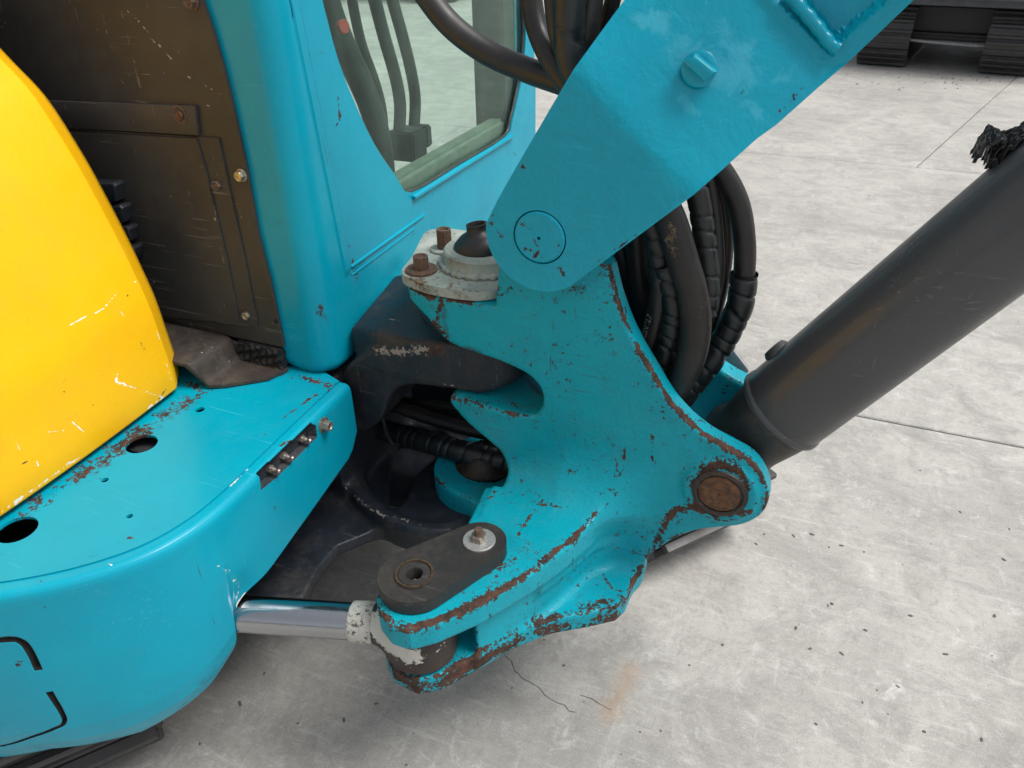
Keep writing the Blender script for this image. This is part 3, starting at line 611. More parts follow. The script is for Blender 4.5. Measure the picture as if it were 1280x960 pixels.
# far pin plate behind
prism('pin_plate', pxz([(903, 452), (915, 430), (938, 460), (928, 474), (905, 470)], 0.14), 0.13, 0.142, 'plate', BR, axis='y', bev=0.003)
lathe('thrust_ring', [(0.05, 0), (0.087, 0), (0.087, 0.007), (0.05, 0.007)], (0, 0, 0.3185), (0, 0, 1), 'brassring', BR, 56)
# bore boot in lower prong
lathe('pivot_seal', [(0.050, 0), (0.052, 0.004), (0.046, 0.006), (0.041, 0.012), (0.036, 0.014), (0.03, 0.03), (0, 0.03)], (0, 0, 0.361), (0, 0, 1), 'greasering', BR, 40, 60)
print('bracket', time.time()-T0, len(BR.data.vertices))

# ---- main frame casting with the fixed lugs
UPL = catmull(pxz([(428, 470), (440, 452), (475, 432), (520, 426), (570, 430), (620, 438), (672, 452), (676, 470), (660, 482), (640, 489), (600, 492), (560, 485), (520, 481), (497, 486), (487, 500), (480, 520), (466, 534), (450, 538), (436, 530), (429, 505)], -0.085), True, 3).tolist()
UP_PLAN = circle(0.012, 0, 0.093, 20, 90, -90)+[(-0.05, -0.092), (-0.12, -0.098), (-0.30, -0.10), (-0.6, -0.10), (-0.6, 0.35), (-0.1, 0.35)]
WEDGE = [(-0.205, -0.055), (-0.135, -0.086), (-0.02, -0.087), (0.01, 0.0), (-0.06, 0.10), (-0.22, 0.12)]
LOW = catmull(pxy([(424, 545), (424, 585), (436, 612), (458, 636), (496, 658), (540, 668), (575, 664), (596, 652)], 0.322), False, 3).tolist()+[(0.045, -0.095), (0.09, -0.02), (0.07, 0.07), (-0.02, 0.12), (-0.4, 0.2), (-0.4, 0.0)]
HOLE = catmull(pxy([(447, 545), (450, 580), (465, 612), (490, 632), (507, 620), (520, 590), (545, 568), (560, 545)], 0.322), False, 3).tolist()+[(-0.15, 0.12), (-0.30, 0.10)]
BASEP = pxy([(484, 650), (462, 664), (422, 680), (398, 708), (378, 745), (320, 745)], 0.300)+[(-0.21, -0.37), (-0.9, -0.40), (-1.4, -0.40), (-1.4, 0.9), (-0.3, 0.9), (-0.28, 0.3), (-0.25, 0.1)]
def frame_f(X, Y, Z):
    up = ext(P2(UPL, X, Z), np.maximum(-0.088-Y, Y-0.12), 0.006); up = smax(up, P2(UP_PLAN, X, Y), 0.008)
    wd = ext(P2(WEDGE, X, Y), np.maximum(Z-0.640-0.14*(Y+0.09)+0.35*np.clip(-0.13-X, 0, 0.2), 0.57-Z), 0.008); up = smin(up, wd, 0.012)
    low = ext(P2(LOW, X, Y), np.abs(Z-0.295)-0.024, 0.006)
    low = smax(low, -P2(HOLE, X, Y), 0.008)
    rim = ext(np.abs(P2(LOW, X, Y)+0.014)-0.010, np.abs(Z-0.305)-0.022, 0.005); rim = np.maximum(rim, X-0.0)
    low = smin(low, rim, 0.012)
    base = ext(P2(BASEP, X, Y), np.abs(Z-0.285)-0.012, 0.003)
    S = smin(low, base, 0.02)
    post = np.maximum(np.maximum(np.abs(X+0.30)-0.075, np.abs(Y-0.02)-0.13), np.abs(Z-0.41)-0.13)
    S = smin(S, post, 0.02); S = smin(S, up, 0.02)
    S = np.maximum(S, -np.maximum(np.sqrt(X**2+Y**2)-0.05, np.abs(Z-0.30)-0.05))
    return S
FR = sdf_obj('main_frame', frame_f, (-0.40, -0.40, 0.262), (0.13, 0.25, 0.70), 0.0034, 'frame', EX)
marks(FR, 'scuff', [([(472, 438), (500, 440), (530, 437)], 0.013, 0.60), ([(540, 434), (575, 436)], 0.004, 0.35), ([(432, 612), (455, 630), (480, 645), (515, 652)], 0.005, 0.52), ([(520, 655), (545, 658)], 0.004, 0.4), ([(485, 399), (500, 402)], 0.003, 0.6), ([(500, 585), (506, 578)], 0.003, 0.5)])
marks(FR, 'wear', [([(468, 436), (500, 442), (545, 438)], 0.016, 0.45), ([(540, 400), (560, 420), (590, 435)], 0.008, 0.5), ([(476, 432), (530, 430)], 0.006, 0.3)])
tube('lug_seam', [tuple(atx(a, b, -0.10+0.0)) for a, b in ()] or [(-0.11, -0.0, 0.648), (-0.06, -0.05, 0.652), (0.0, -0.08, 0.650)], 0.0015, 'frame', FR, 6)
# rear part of the frame behind the skirt, dark box members
bmf = bmesh.new()
def add_box(bm, x0, x1, y0, y1, z0, z1):
    r = bmesh.ops.create_cube(bm, size=1.0); 
    for v_ in r['verts']: v_.co = Vector(((x0+x1)/2+(x1-x0)*v_.co.x, (y0+y1)/2+(y1-y0)*v_.co.y, (z0+z1)/2+(z1-z0)*v_.co.z))
add_box(bmf, -1.5, -0.30, -0.36, 0.85, 0.298, 0.535)
add_box(bmf, -0.30, -0.215, -0.30, -0.13, 0.37, 0.53)
add_box(bmf, -0.34, -0.24, 0.16, 0.85, 0.30, 0.55)
add_box(bmf, -0.30, -0.03, 0.15, 0.22, 0.29, 0.60); add_box(bmf, -0.30, -0.135, -0.06, 0.12, 0.235, 0.262)
bm_obj('frame_box', bmf, 'frame', EX, False)
tube('drain_pipe', [tuple(aty(a, b, -0.02)) for a, b in ((478, 520), (483, 540), (490, 554), (500, 556))], 0.0035, 'frame', FR, 8)

# ---- skirt (front corner weight panel): dense sheet swept round the corner
seamp = [(-0.196, -0.115), (-0.194, -0.20), (-0.190, -0.30), (-0.186, -0.40), (-0.190, -0.46), (-0.206, -0.512), (-0.236, -0.556), (-0.28, -0.598), (-0.34, -0.638), (-0.43, -0.676), (-0.56, -0.71), (-0.8, -0.75), (-1.25, -0.79)]
SP = catmull(seamp, False, 10); d = np.linalg.norm(np.diff(SP, axis=0), axis=1); s = np.concatenate([[0], np.cumsum(d)])
si = np.concatenate([np.linspace(0, 0.36, 230), np.linspace(0.362, 0.50, 60), np.linspace(0.501, 0.84, 270), np.linspace(0.845, s[-1], 50)]); NS = len(si); NP = 250; PS = np.stack([np.interp(si, s, SP[:, k]) for k in (0, 1)], 1)
tg = np.gradient(PS, si, axis=0); tg /= np.linalg.norm(tg, axis=1)[:, None]; nr2 = np.stack([-tg[:, 1], tg[:, 0]], 1); nr2 *= -1
nr2 = np.where((nr2@np.array([0.5, -0.8]))[:, None] > 0, nr2, -nr2)
for _ in range(30): nr2[1:-1] = (nr2[:-2]+nr2[1:-1]+nr2[2:])/3
nr2 /= np.linalg.norm(nr2, axis=1)[:, None]
prof = catmull([(0.0, 0.5535), (0.006, 0.5533), (0.012, 0.5528), (0.0165, 0.5505), (0.0192, 0.5465), (0.0202, 0.541), (0.0205, 0.535), (0.0205, 0.525), (0.021, 0.50), (0.022, 0.46), (0.023, 0.42), (0.023, 0.37), (0.022, 0.33), (0.020, 0.295), (0.015, 0.262), (0.006, 0.236), (-0.008, 0.215), (-0.028, 0.203)], False, 1)
dd = np.linalg.norm(np.diff(prof, axis=0), axis=1); ps = np.concatenate([[0], np.cumsum(dd)]); pk = np.linspace(0, ps[-1], NP)
pr_o, pr_z = np.interp(pk, ps, prof[:, 0]), np.interp(pk, ps, prof[:, 1])
zb = np.interp(-PS[:, 1], [0.11, 0.135, 0.15, 0.25, 0.37, 0.40, 0.440, 0.447, 0.454, 0.50, 0.58], [0.470, 0.438, 0.430, 0.414, 0.398, 0.394, 0.388, 0.340, 0.290, 0.256, 0.226])
zb[si > 0.6] = np.maximum(0.203, 0.226-(si[si > 0.6]-0.6)*0.25)
Vw = np.zeros((NS, NP, 3))
for i in range(NS):
    f = 0
    rim_end = 0.535; z_ = np.where(pr_z > rim_end, pr_z, rim_end-(rim_end-pr_z)*((rim_end-zb[i])/(rim_end-0.203)))
    inward = np.where(zb[i] > 0.30, np.where(pr_z < 0.5355, 0.0205, pr_o), pr_o)
    blend = np.clip((zb[i]-0.34)/0.04, 0, 1); o_ = pr_o*(1-blend)+inward*blend
    Vw[i, :, 0] = PS[i, 0]+nr2[i, 0]*o_; Vw[i, :, 1] = PS[i, 1]+nr2[i, 1]*o_; Vw[i, :, 2] = z_
Vf = Vw.reshape(-1, 3)
# pressed features: hatch groove, grease slot (worked out in the sheet's own length / height coordinates)
NP_ = NP; i, j = np.meshgrid(np.arange(NS-1), np.arange(NP-1), indexing='ij'); i = i.ravel(); j = j.ravel(); Fq = np.stack([i*NP+j, i*NP+j+1, (i+1)*NP+j+1, (i+1)*NP+j], 1)
SG = np.repeat(si, NP); ZG = Vf[:, 2].copy(); bvw = BVHTree.FromPolygons(Vf.tolist(), Fq.tolist())
def on_wall(a, b):
    h_ = bvw.ray_cast(Vector(cC), Vector(ray(a, b)).normalized())[0]
    if h_ is None: h_ = bvw.find_nearest(Vector(aty(a, b, -0.68)))[0]
    return np.array(h_)
def wall_sz(a, b):
    h_ = on_wall(a, b); k = np.argmin(((Vf-h_)**2).sum(1)); return SG[k], h_[2]
hpoly = [wall_sz(a, b) for a, b in ((4, 800), (24, 801), (38, 816), (58, 858), (78, 893), (79, 905), (68, 911), (40, 921), (4, 932))]
hpoly = [(1.05, hpoly[0][1]+0.012), (hpoly[0][0]+0.04, hpoly[0][1]+0.001)]+hpoly+[(hpoly[-1][0]+0.04, hpoly[-1][1]-0.001), (1.05, hpoly[-1][1]-0.012)]
hpoly = hpoly[:2]+[hpoly[2]]+hpoly[3:]
hpoly = catmull(hpoly, True, 4)
spoly = [wall_sz(a, b) for a, b in ((321, 591), (326, 613), (345, 598), (396, 547), (395, 533), (389, 529))]
depth = np.zeros(len(Vf)); msk = {}
hwid = np.interp(ZG, [0.24, 0.40, 0.50, 0.53], [0.0010, 0.0042, 0.0044, 0.0016])*np.interp(SG, [0.0, 0.62, 0.70, 1.0], [1, 1, 0.45, 0.3])
zt, zl = wall_sz(46, 838)[1], wall_sz(60, 866)[1]; hwid = np.where((ZG < zt) & (ZG > zl) & (SG < 0.80), -0.001, hwid)
def level(Sx, Zx, kind, w): 
    return (np.abs(poly_sdf(hpoly, Sx, Zx))-w) if kind == 'hatch' else poly_sdf(spoly, Sx, Zx)
for kind, dep, dS, dZ in (('hatch', 0.009, 0.0013, 0.0014), ('slot', 0.013, 0.0016, 0.0006)):
    e0 = level(SG, ZG, kind, hwid); g_ = 2e-4
    gs = (level(SG+g_, ZG, kind, hwid)-level(SG-g_, ZG, kind, hwid))/(2*g_); gz = (level(SG, ZG+g_, kind, hwid)-level(SG, ZG-g_, kind, hwid))/(2*g_)
    gn = np.sqrt(gs**2+gz**2)+1e-9; sn = (np.abs(e0) < 0.52*(np.abs(gs)*dS+np.abs(gz)*dZ)/gn) & (ZG > 0.225) & (ZG < 0.548)
    ds = np.where(sn, -e0*gs/gn, 0); dz = np.where(sn, -e0*gz/gn, 0)
    tx = np.repeat(tg[:, 0], NP); ty = np.repeat(tg[:, 1], NP)
    Vf[:, 0] += tx*ds; Vf[:, 1] += ty*ds; Vf[:, 2] += dz
    inside = (e0 < 0) & ~sn; depth += np.where(inside, dep, 0); msk[kind] = inside
dent = np.exp(-(((Vf[:, 1]+0.425)/0.028)**2+((Vf[:, 2]-0.39)/0.040)**2))*0.008
nrm3 = np.repeat(nr2, NP, axis=0); depth += dent
Vf[:, 0] -= nrm3[:, 0]*depth; Vf[:, 1] -= nrm3[:, 1]*depth
SK = mesh_np('skirt_panel', Vf, Fq, 'teal', EX, True, ('dark', 'frame'))
mi = np.zeros(len(Fq), np.int32); mi[msk['hatch'][Fq].any(1)] = 1; mi[msk['slot'][Fq].any(1)] = 2; SK.data.polygons.foreach_set('material_index', mi)
pn_ = SK.data.polygons[len(Fq)//2].normal; vn_ = nrm3[Fq[len(Fq)//2][0]]; outw = pn_.x*vn_[0]+pn_.y*vn_[1] > 0; print('skirt normals outward', outw)
sol = SK.modifiers.new('thick', 'SOLIDIFY'); sol.thickness = 0.003; sol.offset = -1.0 if outw else 1.0
marks(SK, 'wear', [([(362, 515), (372, 508), (385, 500)], 0.003, 0.62), ([(22, 832), (26, 828)], 0.005, 0.75), ([(46, 846)], 0.003, 0.7)])
marks(SK, 'scuff', [([(270, 705), (290, 718), (300, 735), (308, 752)], 0.006, 0.44), ([(262, 625), (275, 612), (285, 603)], 0.003, 0.66), ([(296, 592), (300, 588)], 0.003, 0.6), ([(137, 705), (139, 706)], 0.0016, 0.7), ([(306, 742), (309, 762)], 0.003, 0.8)])
marks(SK, 'grime', [([(300, 810), (270, 850), (235, 885), (190, 918), (130, 948)], 0.012, 0.44), ([(227, 656), (245, 700), (258, 745), (268, 780)], 0.0009, 0.75), ([(140, 700), (205, 668), (235, 650)], 0.0009, 0.55)])
# top plate of the skirt with its holes
TZ = 0.5555
def ell(px, py, rx, z=TZ, n_=24):
    c_ = atz(px, py, z)[:2]; r_ = np.linalg.norm(np.array(atz(px+rx, py, z)[:2])-c_); return circle(c_[0], c_[1], r_, n_)
TOPO = [tuple(q) for q in SP[:105:2]+0.0]+[(-0.8, -0.745), (-1.2, -0.78), (-1.2, -0.10), (-0.30, -0.105), (-0.235, -0.10)]
TOPO = [tuple(np.array(q)) for q in TOPO]
TP = plate('skirt_top', TOPO, [ell(177, 555, 19), ell(21, 662, 24), ell(250, 512, 5.5), ell(131, 600, 4.5), ell(162, 645, 4)], TZ, 0.004, 'teal', EX, 0.0045)
marks(TP, 'wear', [([(225, 505), (180, 535), (130, 575), (60, 620), (10, 650)], 0.022, 0.52), ([(365, 468), (395, 478), (415, 485)], 0.012, 0.55), ([(340, 470), (370, 465)], 0.006, 0.6), ([(355, 522), (385, 500), (397, 492)], 0.003, 0.6), ([(330, 545), (350, 528)], 0.002, 0.5), ([(160, 672), (162, 673)], 0.004, 0.8), ([(60, 628), (66, 630)], 0.005, 0.75), ([(230, 505), (250, 490), (240, 480)], 0.014, 0.62)])
marks(TP, 'grime', [([(215, 515), (160, 552), (100, 600), (30, 655)], 0.030, 0.42), ([(230, 495), (250, 480), (290, 478)], 0.010, 0.55)])
# dark underside box so the holes look into shade
# bolt, nipples on the front of the skirt
pb = on_wall(404, 531); hexbolt(pb, (1, 0, 0), 0.0085, 0.013, 'zinc', SK, flange=0.0125)
for q in ((345, 588), (362, 572), (384, 550)):
    c_ = on_wall(*q)-np.array([0.013, 0, 0])
    hexbolt(tuple(c_), (1, 0, 0), 0.0062, 0.007, 'zinc', SK, dimple=False, name='nipple_base')
    lathe('grease_nipple', [(0.0042, 0), (0.0042, 0.005), (0.0028, 0.008), (0.0024, 0.0105), (0.0037, 0.0125), (0.0037, 0.0145), (0.002, 0.0165), (0, 0.0165)], (c_[0]+0.004, c_[1], c_[2]), (1, 0, 0), 'zinc', SK, 16)
print('skirt', time.time()-T0)

# ---- yellow hood cover: profile lofted sideways, bulging
yp_ = [tuple(aty(a, b, -0.24)[[0, 2]]) for a, b in ((221, 488), (216, 468), (203, 430), (187, 385), (168, 343), (147, 300), (117, 243), (87, 190), (38, 115), (-13, 60), (-70, 0))]
YP = catmull(yp_, False, 8); dd = np.linalg.norm(np.diff(YP, axis=0), axis=1); ysx = np.concatenate([[0], np.cumsum(dd)]); NZ = 300; k_ = np.linspace(0, ysx[-1], NZ)
YC = np.stack([np.interp(k_, ysx, YP[:, 0]), np.interp(k_, ysx, YP[:, 1])], 1)
tgy = np.gradient(YC, axis=0); tgy /= np.linalg.norm(tgy, axis=1)[:, None]; nry = np.stack([tgy[:, 1], -tgy[:, 0]], 1)
ys_ = np.concatenate([[-0.20, -0.21, -0.222, -0.230, -0.231, -0.2385, -0.2395], np.linspace(-0.2405, -0.70, 330), np.linspace(-0.71, -1.0, 20)]); off = np.interp(-ys_, [0.20, 0.222, 0.2300, 0.2310, 0.2385, 0.2395, 0.2405], [-0.030, -0.014, -0.0072, -0.0064, -0.0008, -0.0001, 0.0])
Vy = np.zeros((len(ys_), NZ, 3))
for q, y_ in enumerate(ys_):
    bulge = 0.010*math.sin(min(1, max(0, (-y_-0.24)/0.5))*math.pi)
    drop = np.interp(-y_, [0.2, 0.24, 0.55, 1.0], [0.004, 0.0, 0.005, 0.02])
    X_ = YC[:, 0]+nry[:, 0]*(off[q]+bulge); Z_ = YC[:, 1]+nry[:, 1]*(off[q]+bulge)-drop*0
    Vy[q] = np.stack([X_, np.full(NZ, y_), Z_], 1)
    Vy[q, 0, 0] -= 0.006; Vy[q, 1, 0] -= 0.002
Q_ = len(ys_); i, j = np.meshgrid(np.arange(Q_-1), np.arange(NZ-1), indexing='ij'); i = i.ravel(); j = j.ravel()
YE = mesh_np('hood_cover', Vy.reshape(-1, 3), np.stack([i*NZ+j, i*NZ+j+1, (i+1)*NZ+j+1, (i+1)*NZ+j], 1), 'yellow', EX)
sol = YE.modifiers.new('thick', 'SOLIDIFY'); sol.thickness = 0.010; sol.offset = -1.0
marks(YE, 'scuff', [([(222, 478), (219, 487), (205, 497), (195, 503)], 0.0028, 0.62), ([(185, 510), (190, 506)], 0.003, 0.7), ([(82, 582), (90, 577)], 0.004, 0.6), ([(100, 572), (75, 588), (45, 610), (20, 626), (3, 638)], 0.0035, 0.52), ([(20, 628), (25, 624)], 0.006, 0.6),
    ([(145, 368), (128, 387), (105, 397), (82, 410)], 0.0008, 0.85), ([(90, 527), (105, 540)], 0.0010, 0.85), ([(60, 540), (80, 538)], 0.0007, 0.7), ([(15, 545), (30, 570)], 0.0007, 0.7), ([(168, 352), (170, 353)], 0.0014, 0.6), ([(207, 452), (214, 475)], 0.0012, 0.66), ([(195, 412), (200, 425)], 0.0010, 0.6), ([(46, 577), (48, 582)], 0.0016, 0.8), ([(148, 386), (155, 395)], 0.0007, 0.6)])
marks(YE, 'wear', [([(159, 368), (160, 371)], 0.0022, 0.8), ([(28, 580), (40, 574)], 0.0012, 0.8), ([(122, 450), (126, 462), (131, 476)], 0.0024, 0.42), ([(198, 500), (205, 490), (208, 486)], 0.0016, 0.75), ([(116, 505), (117, 508)], 0.0012, 0.8), ([(176, 428), (181, 437)], 0.0022, 0.34), ([(5, 392), (12, 412)], 0.002, 0.3)])
# body of the hood behind the cover, so the machine is closed to the rear
bmh = bmesh.new(); add_box(bmh, -1.5, -0.62, -0.74, -0.24, 0.57, 1.25); add_box(bmh, -0.62, -0.50, -0.72, -0.26, 0.575, 0.95); bm_obj('hood_body', bmh, 'panel', EX, False)

# ---- black side panel of the cab
BPY = -0.115
bpo = pxz([(357, 432), (340, 350), (325, 290), (311, 210), (298, 150), (284, 90), (270, 40), (258, 5), (250, -25), (235, -60)], BPY)+[(-0.45, 1.25), (-0.95, 1.25), (-0.95, 0.588), (-0.60, 0.592)]+pxz([(205, 400), (290, 418)], BPY)
sc_ = bpo[::-1]
BP = plate('side_panel', bpo, [], 0, 0.006, 'panel', EX, 0.0032, fn=lambda a, b: np.full(len(a), BPY), axis='y')
# plate() extrudes towards -y, i.e. proud towards the camera side
up_ = prism('trim_strip', pxz([(-60, 121), (246, 132), (250, 168), (-60, 152)], BPY-0.008), BPY-0.0125, BPY-0.006, 'panel', EX, axis='y', bev=0.0012)
lo_ = plate('door_frame', pxz([(-60, 150), (246, 171), (273, 173), (306, 326), (322, 408), (-60, 372)], BPY-0.009), [], 0, 0.003, 'panel', EX, 0.006, fn=lambda a, b: np.full(len(a), BPY-0.0065), axis='y')
lo2 = plate('door_panel', pxz([(-60, 158), (245, 173), (258, 216), (271, 271), (284, 326), (299, 404), (-60, 370)], BPY-0.012), [], 0, 0.0035, 'panel', EX, 0.0035, fn=lambda a, b: np.full(len(a), BPY-0.0098), axis='y')
marks(BP, 'scuff', [([(152, 8), (175, 28), (200, 57), (215, 75), (232, 95), (250, 103), (283, 122)], 0.0011, 0.62), ([(140, 40), (142, 90), (160, 110)], 0.0006, 0.5), ([(0, 35), (20, 14)], 0.0006, 0.7), ([(70, 10), (110, 60)], 0.0005, 0.5), ([(170, 60), (225, 65)], 0.0005, 0.5), ([(120, 85), (175, 118)], 0.0005, 0.5), ([(180, 40), (200, 60)], 0.0008, 0.6), ([(290, 210), (300, 260), (308, 310)], 0.0009, 0.55), ([(250, 128), (280, 140), (288, 160)], 0.0005, 0.5), ([(95, 60), (140, 20)], 0.0005, 0.45), ([(160, 95), (190, 70)], 0.0005, 0.5), ([(185, 75), (205, 92)], 0.0005, 0.5), ([(100, 30), (150, 75)], 0.0005, 0.45)])
marks(BP, 'wear', [([(350, 370), (353, 420)], 0.004, 0.5)])
marks(BP, 'grime', [([(60, 60), (200, 110)], 0.05, 0.30), ([(330, 300), (350, 420)], 0.010, 0.45)])
marks(lo2, 'scuff', [([(267, 272), (271, 276)], 0.0018, 0.9), ([(213, 245), (216, 252)], 0.0008, 0.7), ([(246, 255), (250, 250)], 0.0006, 0.7), ([(193, 348), (190, 365)], 0.0006, 0.7), ([(276, 290), (279, 294)], 0.001, 0.6), ([(283, 398), (285, 394)], 0.001, 0.6)])
marks(lo2, 'wear', [([(262, 250), (272, 285), (284, 330)], 0.0012, 0.4)])
for (a, b, r, mt) in ((273, 231, 0.0095, 'rustbolt'), (302, 219, 0.0095, 'zinc'), (310, 393, 0.0088, 'zinc'), (240, 2, 0.0105, 'rustbolt')):
    c_ = aty(a, b, BPY-0.0065); hexbolt(c_, (0, -1, 0), r*0.8, 0.0085, mt, BP, flange=r)
c_ = aty(224, 143, BPY-0.0128); lathe('bolt_hole', [(0.0125, 0.0006), (0.011, 0.0012), (0.009, 0.0), (0.008, -0.004), (0, -0.004)], c_, (0, -1, 0), 'rustbolt', BP, 20); hexbolt((c_[0]+0.002, c_[1], c_[2]-0.001), (0, -1, 0), 0.0062, 0.004, 'rustpin', BP)
c_ = aty(345, 402, BPY-0.0065); disc('plug', c_, (0, -1, 0), 0.004, 0.0006, 'dark', BP)
# rubber louvres
for k, (a, b, w, h_) in enumerate(((132, 238, 30, 27), (143, 265, 26, 25), (154, 290, 22, 22), (163, 313, 18, 20))):
    q = [tuple(aty(a-w-20, b-h_/2, BPY-0.02)[[0, 2]]), tuple(aty(a+w*0.55, b-h_/2+1, BPY-0.02)[[0, 2]]), tuple(aty(a+w*0.68, b-h_/2+5, BPY-0.02)[[0, 2]]), tuple(aty(a+w*0.70, b+h_/2-3, BPY-0.02)[[0, 2]]), tuple(aty(a+w*0.55, b+h_/2, BPY-0.02)[[0, 2]]), tuple(aty(a-w-20, b+h_/2, BPY-0.02)[[0, 2]])]
    prism('louvre', q, BPY-0.034, BPY-0.010, 'plastic', EX, axis='y', bev=0.004, seg=3)
# step bracket (rusty Z plate), its bolt and the foam strip
def sheet(name, prof_, y0, y1, th, mat, parent):
    P = np.array(prof_); t_ = np.gradient(P, axis=0); t_ /= np.linalg.norm(t_, axis=1)[:, None]; nn_ = np.stack([-t_[:, 1], t_[:, 0]], 1)
    out = [tuple(q) for q in P]+[tuple(q) for q in (P-nn_*th)[::-1]]
    return prism(name, out, y0, y1, mat, parent, axis='y', bev=0.0008, seg=1)
def step_h(a, b):
    zx = [-0.62, -0.402, -0.394, -0.389, -0.386, -0.382, -0.378, -0.370, -0.34, -0.28]; zz = [0.604, 0.603, 0.601, 0.596, 0.588, 0.572, 0.566, 0.5635, 0.5625, 0.5625]
    return np.interp(a, zx, zz)
ZP = plate('step_plate', [(-0.62, -0.232), (-0.40, -0.222), (-0.372, -0.212), (-0.350, -0.200), (-0.300, -0.158), (-0.288, -0.120), (-0.62, -0.120)], [], 0, 0.005, 'bracket', EX, 0.003, fn=step_h, axis='z')
marks(ZP, 'scuff', [([(240, 425), (262, 432)], 0.010, 0.30), ([(245, 445), (290, 425)], 0.003, 0.4)])
c_ = atz(284, 457, 0.5615); hexbolt(c_, (0, 0, 1), 0.0085, 0.009, 'zinc', EX, 0.0145, 'bracket', flange=0.011)
bmz = bmesh.new(); add_box(bmz, -0.378, -0.292, -0.127, -0.117, 0.5625, 0.598)
bmesh.ops.subdivide_edges(bmz, edges=bmz.edges, cuts=26, use_grid_fill=True)
for v_ in bmz.verts: v_.co.y -= 0.0022*math.sin(v_.co.x*410+v_.co.z*140+2*math.sin(v_.co.z*200))+0.002*math.sin(v_.co.x*150-v_.co.z*420)
bm_obj('foam_strip', bmz, 'foam', EX)

# ---- cab front: corner post + front sheet with the window opening
def post_path(z):
    xe = -0.300-0.083*(z-0.6); pts_ = [(xe-0.012, -0.102), (xe, -0.1135)]
    r_ = 0.040; cx_, cy_ = -0.21-r_, -0.1135+r_
    pts_ += [(cx_+r_*math.cos(R_(a)), cy_+r_*math.sin(R_(a))) for a in np.linspace(-90, 0, 18)]
    ysm = -0.020-(z-0.708)*0.090
    g_ = 0.0 if z < 0.705 else 1.0
    pts_ += [(-0.21, ysm-0.022), (-0.21+0.0022*g_, ysm-0.019), (-0.21+0.0022*g_, ysm-0.0045), (-0.2106-0.0002*g_, ysm-0.0025), (-0.211-0.0025*g_, ysm-0.001), (-0.2113-0.0022*g_, ysm+0.001)]
    return pts_
zsp = np.linspace(0.553, 1.30, 150); rows = []
for z_ in zsp:
    P = np.array(post_path(z_)); d_ = np.linalg.norm(np.diff(P, axis=0), axis=1); s_ = np.concatenate([[0], np.cumsum(d_)]); kk = np.concatenate([np.linspace(0, s_[-1]-0.024, 60), np.linspace(s_[-1]-0.0238, s_[-1], 30)])
    xx, yy = np.interp(kk, s_, P[:, 0]), np.interp(kk, s_, P[:, 1])
    tuck = 0.010*math.exp(-((z_-0.553)/0.008)**2)
    rows.append(np.stack([xx-tuck, yy+tuck*0.7, np.full(90, z_)+0.012*np.clip((-0.26-xx)/0.04, 0, 1)*math.exp(-((z_-0.553)/0.03))], 1))
Vp = np.array(rows).reshape(-1, 3); i, j = np.meshgrid(np.arange(149), np.arange(89), indexing='ij'); i = i.ravel(); j = j.ravel()
PO = mesh_np('corner_post', Vp, np.stack([i*90+j, i*90+j+1, (i+1)*90+j+1, (i+1)*90+j], 1), 'teal', EX)
sol = PO.modifiers.new('thick', 'SOLIDIFY'); sol.thickness = 0.004; sol.offset = -1
marks(PO, 'grime', [([(440, 340), (425, 290), (405, 180), (385, 60)], 0.0016, 0.5), ([(432, 455), (436, 440)], 0.012, 0.42), ([(290, 110), (296, 122)], 0.0022, 0.5)])
marks(PO, 'wear', [([(430, 458), (438, 452), (445, 445)], 0.008, 0.45), ([(392, 70), (394, 76)], 0.0012, 0.5)])
FX = -0.212
win = catmull(pyz([(380, -110), (396, -30), (408, 20), (422, 72), (442, 125), (468, 180), (495, 220), (516, 241), (575, 207), (632, 172), (641, 150), (652, 100), (657, 50), (656, 0), (655, -90), (520, -150)], FX), True, 3).tolist()
ysm = lambda z: -0.020-(z-0.708)*0.090+0.0012
fo = [(ysm(1.25), 1.25), (ysm(0.708), 0.708), (ysm(0.553), 0.553), (0.02, 0.557), (0.139, 0.572), (0.80, 0.60), (0.80, 0.84), (0.775, 1.0), (0.74, 1.25)]
def front_h(a, b):
    h = np.full(len(a), FX)
    h += -0.004*np.exp(-(((a-0.11)/0.03)**2+((b-0.64)/0.025)**2))+0.002*np.exp(-(((a-0.07)/0.02)**2+((b-0.62)/0.02)**2))
    return h
FS = plate('cab_front', fo, [win], 0, 0.004, 'teal', EX, 0.0055, fn=front_h, axis='x')
def rail(name, p0, p1, hgt_, proud, mat='teal'):
    bm = bmesh.new(); vv = []
    for (y_, z_) in (p0, p1):
        for dx_, dz_ in ((-0.001, 0), (proud, 0.0015), (proud, hgt_-0.0015), (-0.001, hgt_)): vv.append(bm.verts.new((FX+dx_, y_, z_+dz_)))
    for k in range(4): bm.faces.new((vv[k], vv[(k+1) % 4], vv[4+(k+1) % 4], vv[4+k]))
    bm.faces.new(vv[:4]); bm.faces.new(vv[4:][::-1]); bmesh.ops.recalc_face_normals(bm, faces=bm.faces); bmesh.ops.bevel(bm, geom=bm.edges[:], offset=0.0008, segments=2, affect='EDGES')
    return bm_obj(name, bm, mat, FS)
rail('fold_strip', (-0.021, 0.7075), (0.228, 0.7105), 0.0055, 0.0035); rail('fold_strip', (-0.021, 0.694), (0.190, 0.698), 0.0040, 0.0020)
rail('window_lip', (0.190, 0.7530), (0.652, 0.7500), 0.0075, 0.0070)
marks(FS, 'wear', [([(422, 120), (424, 145), (420, 160)], 0.005, 0.62), ([(428, 112), (429, 125)], 0.003, 0.6), ([(634, 185), (635, 200)], 0.004, 0.75), ([(642, 192), (644, 194)], 0.0025, 0.8), ([(541, 243), (542, 244)], 0.0016, 0.85), ([(468, 410), (505, 385)], 0.010, 0.3), ([(440, 325), (441, 335)], 0.003, 0.7)])
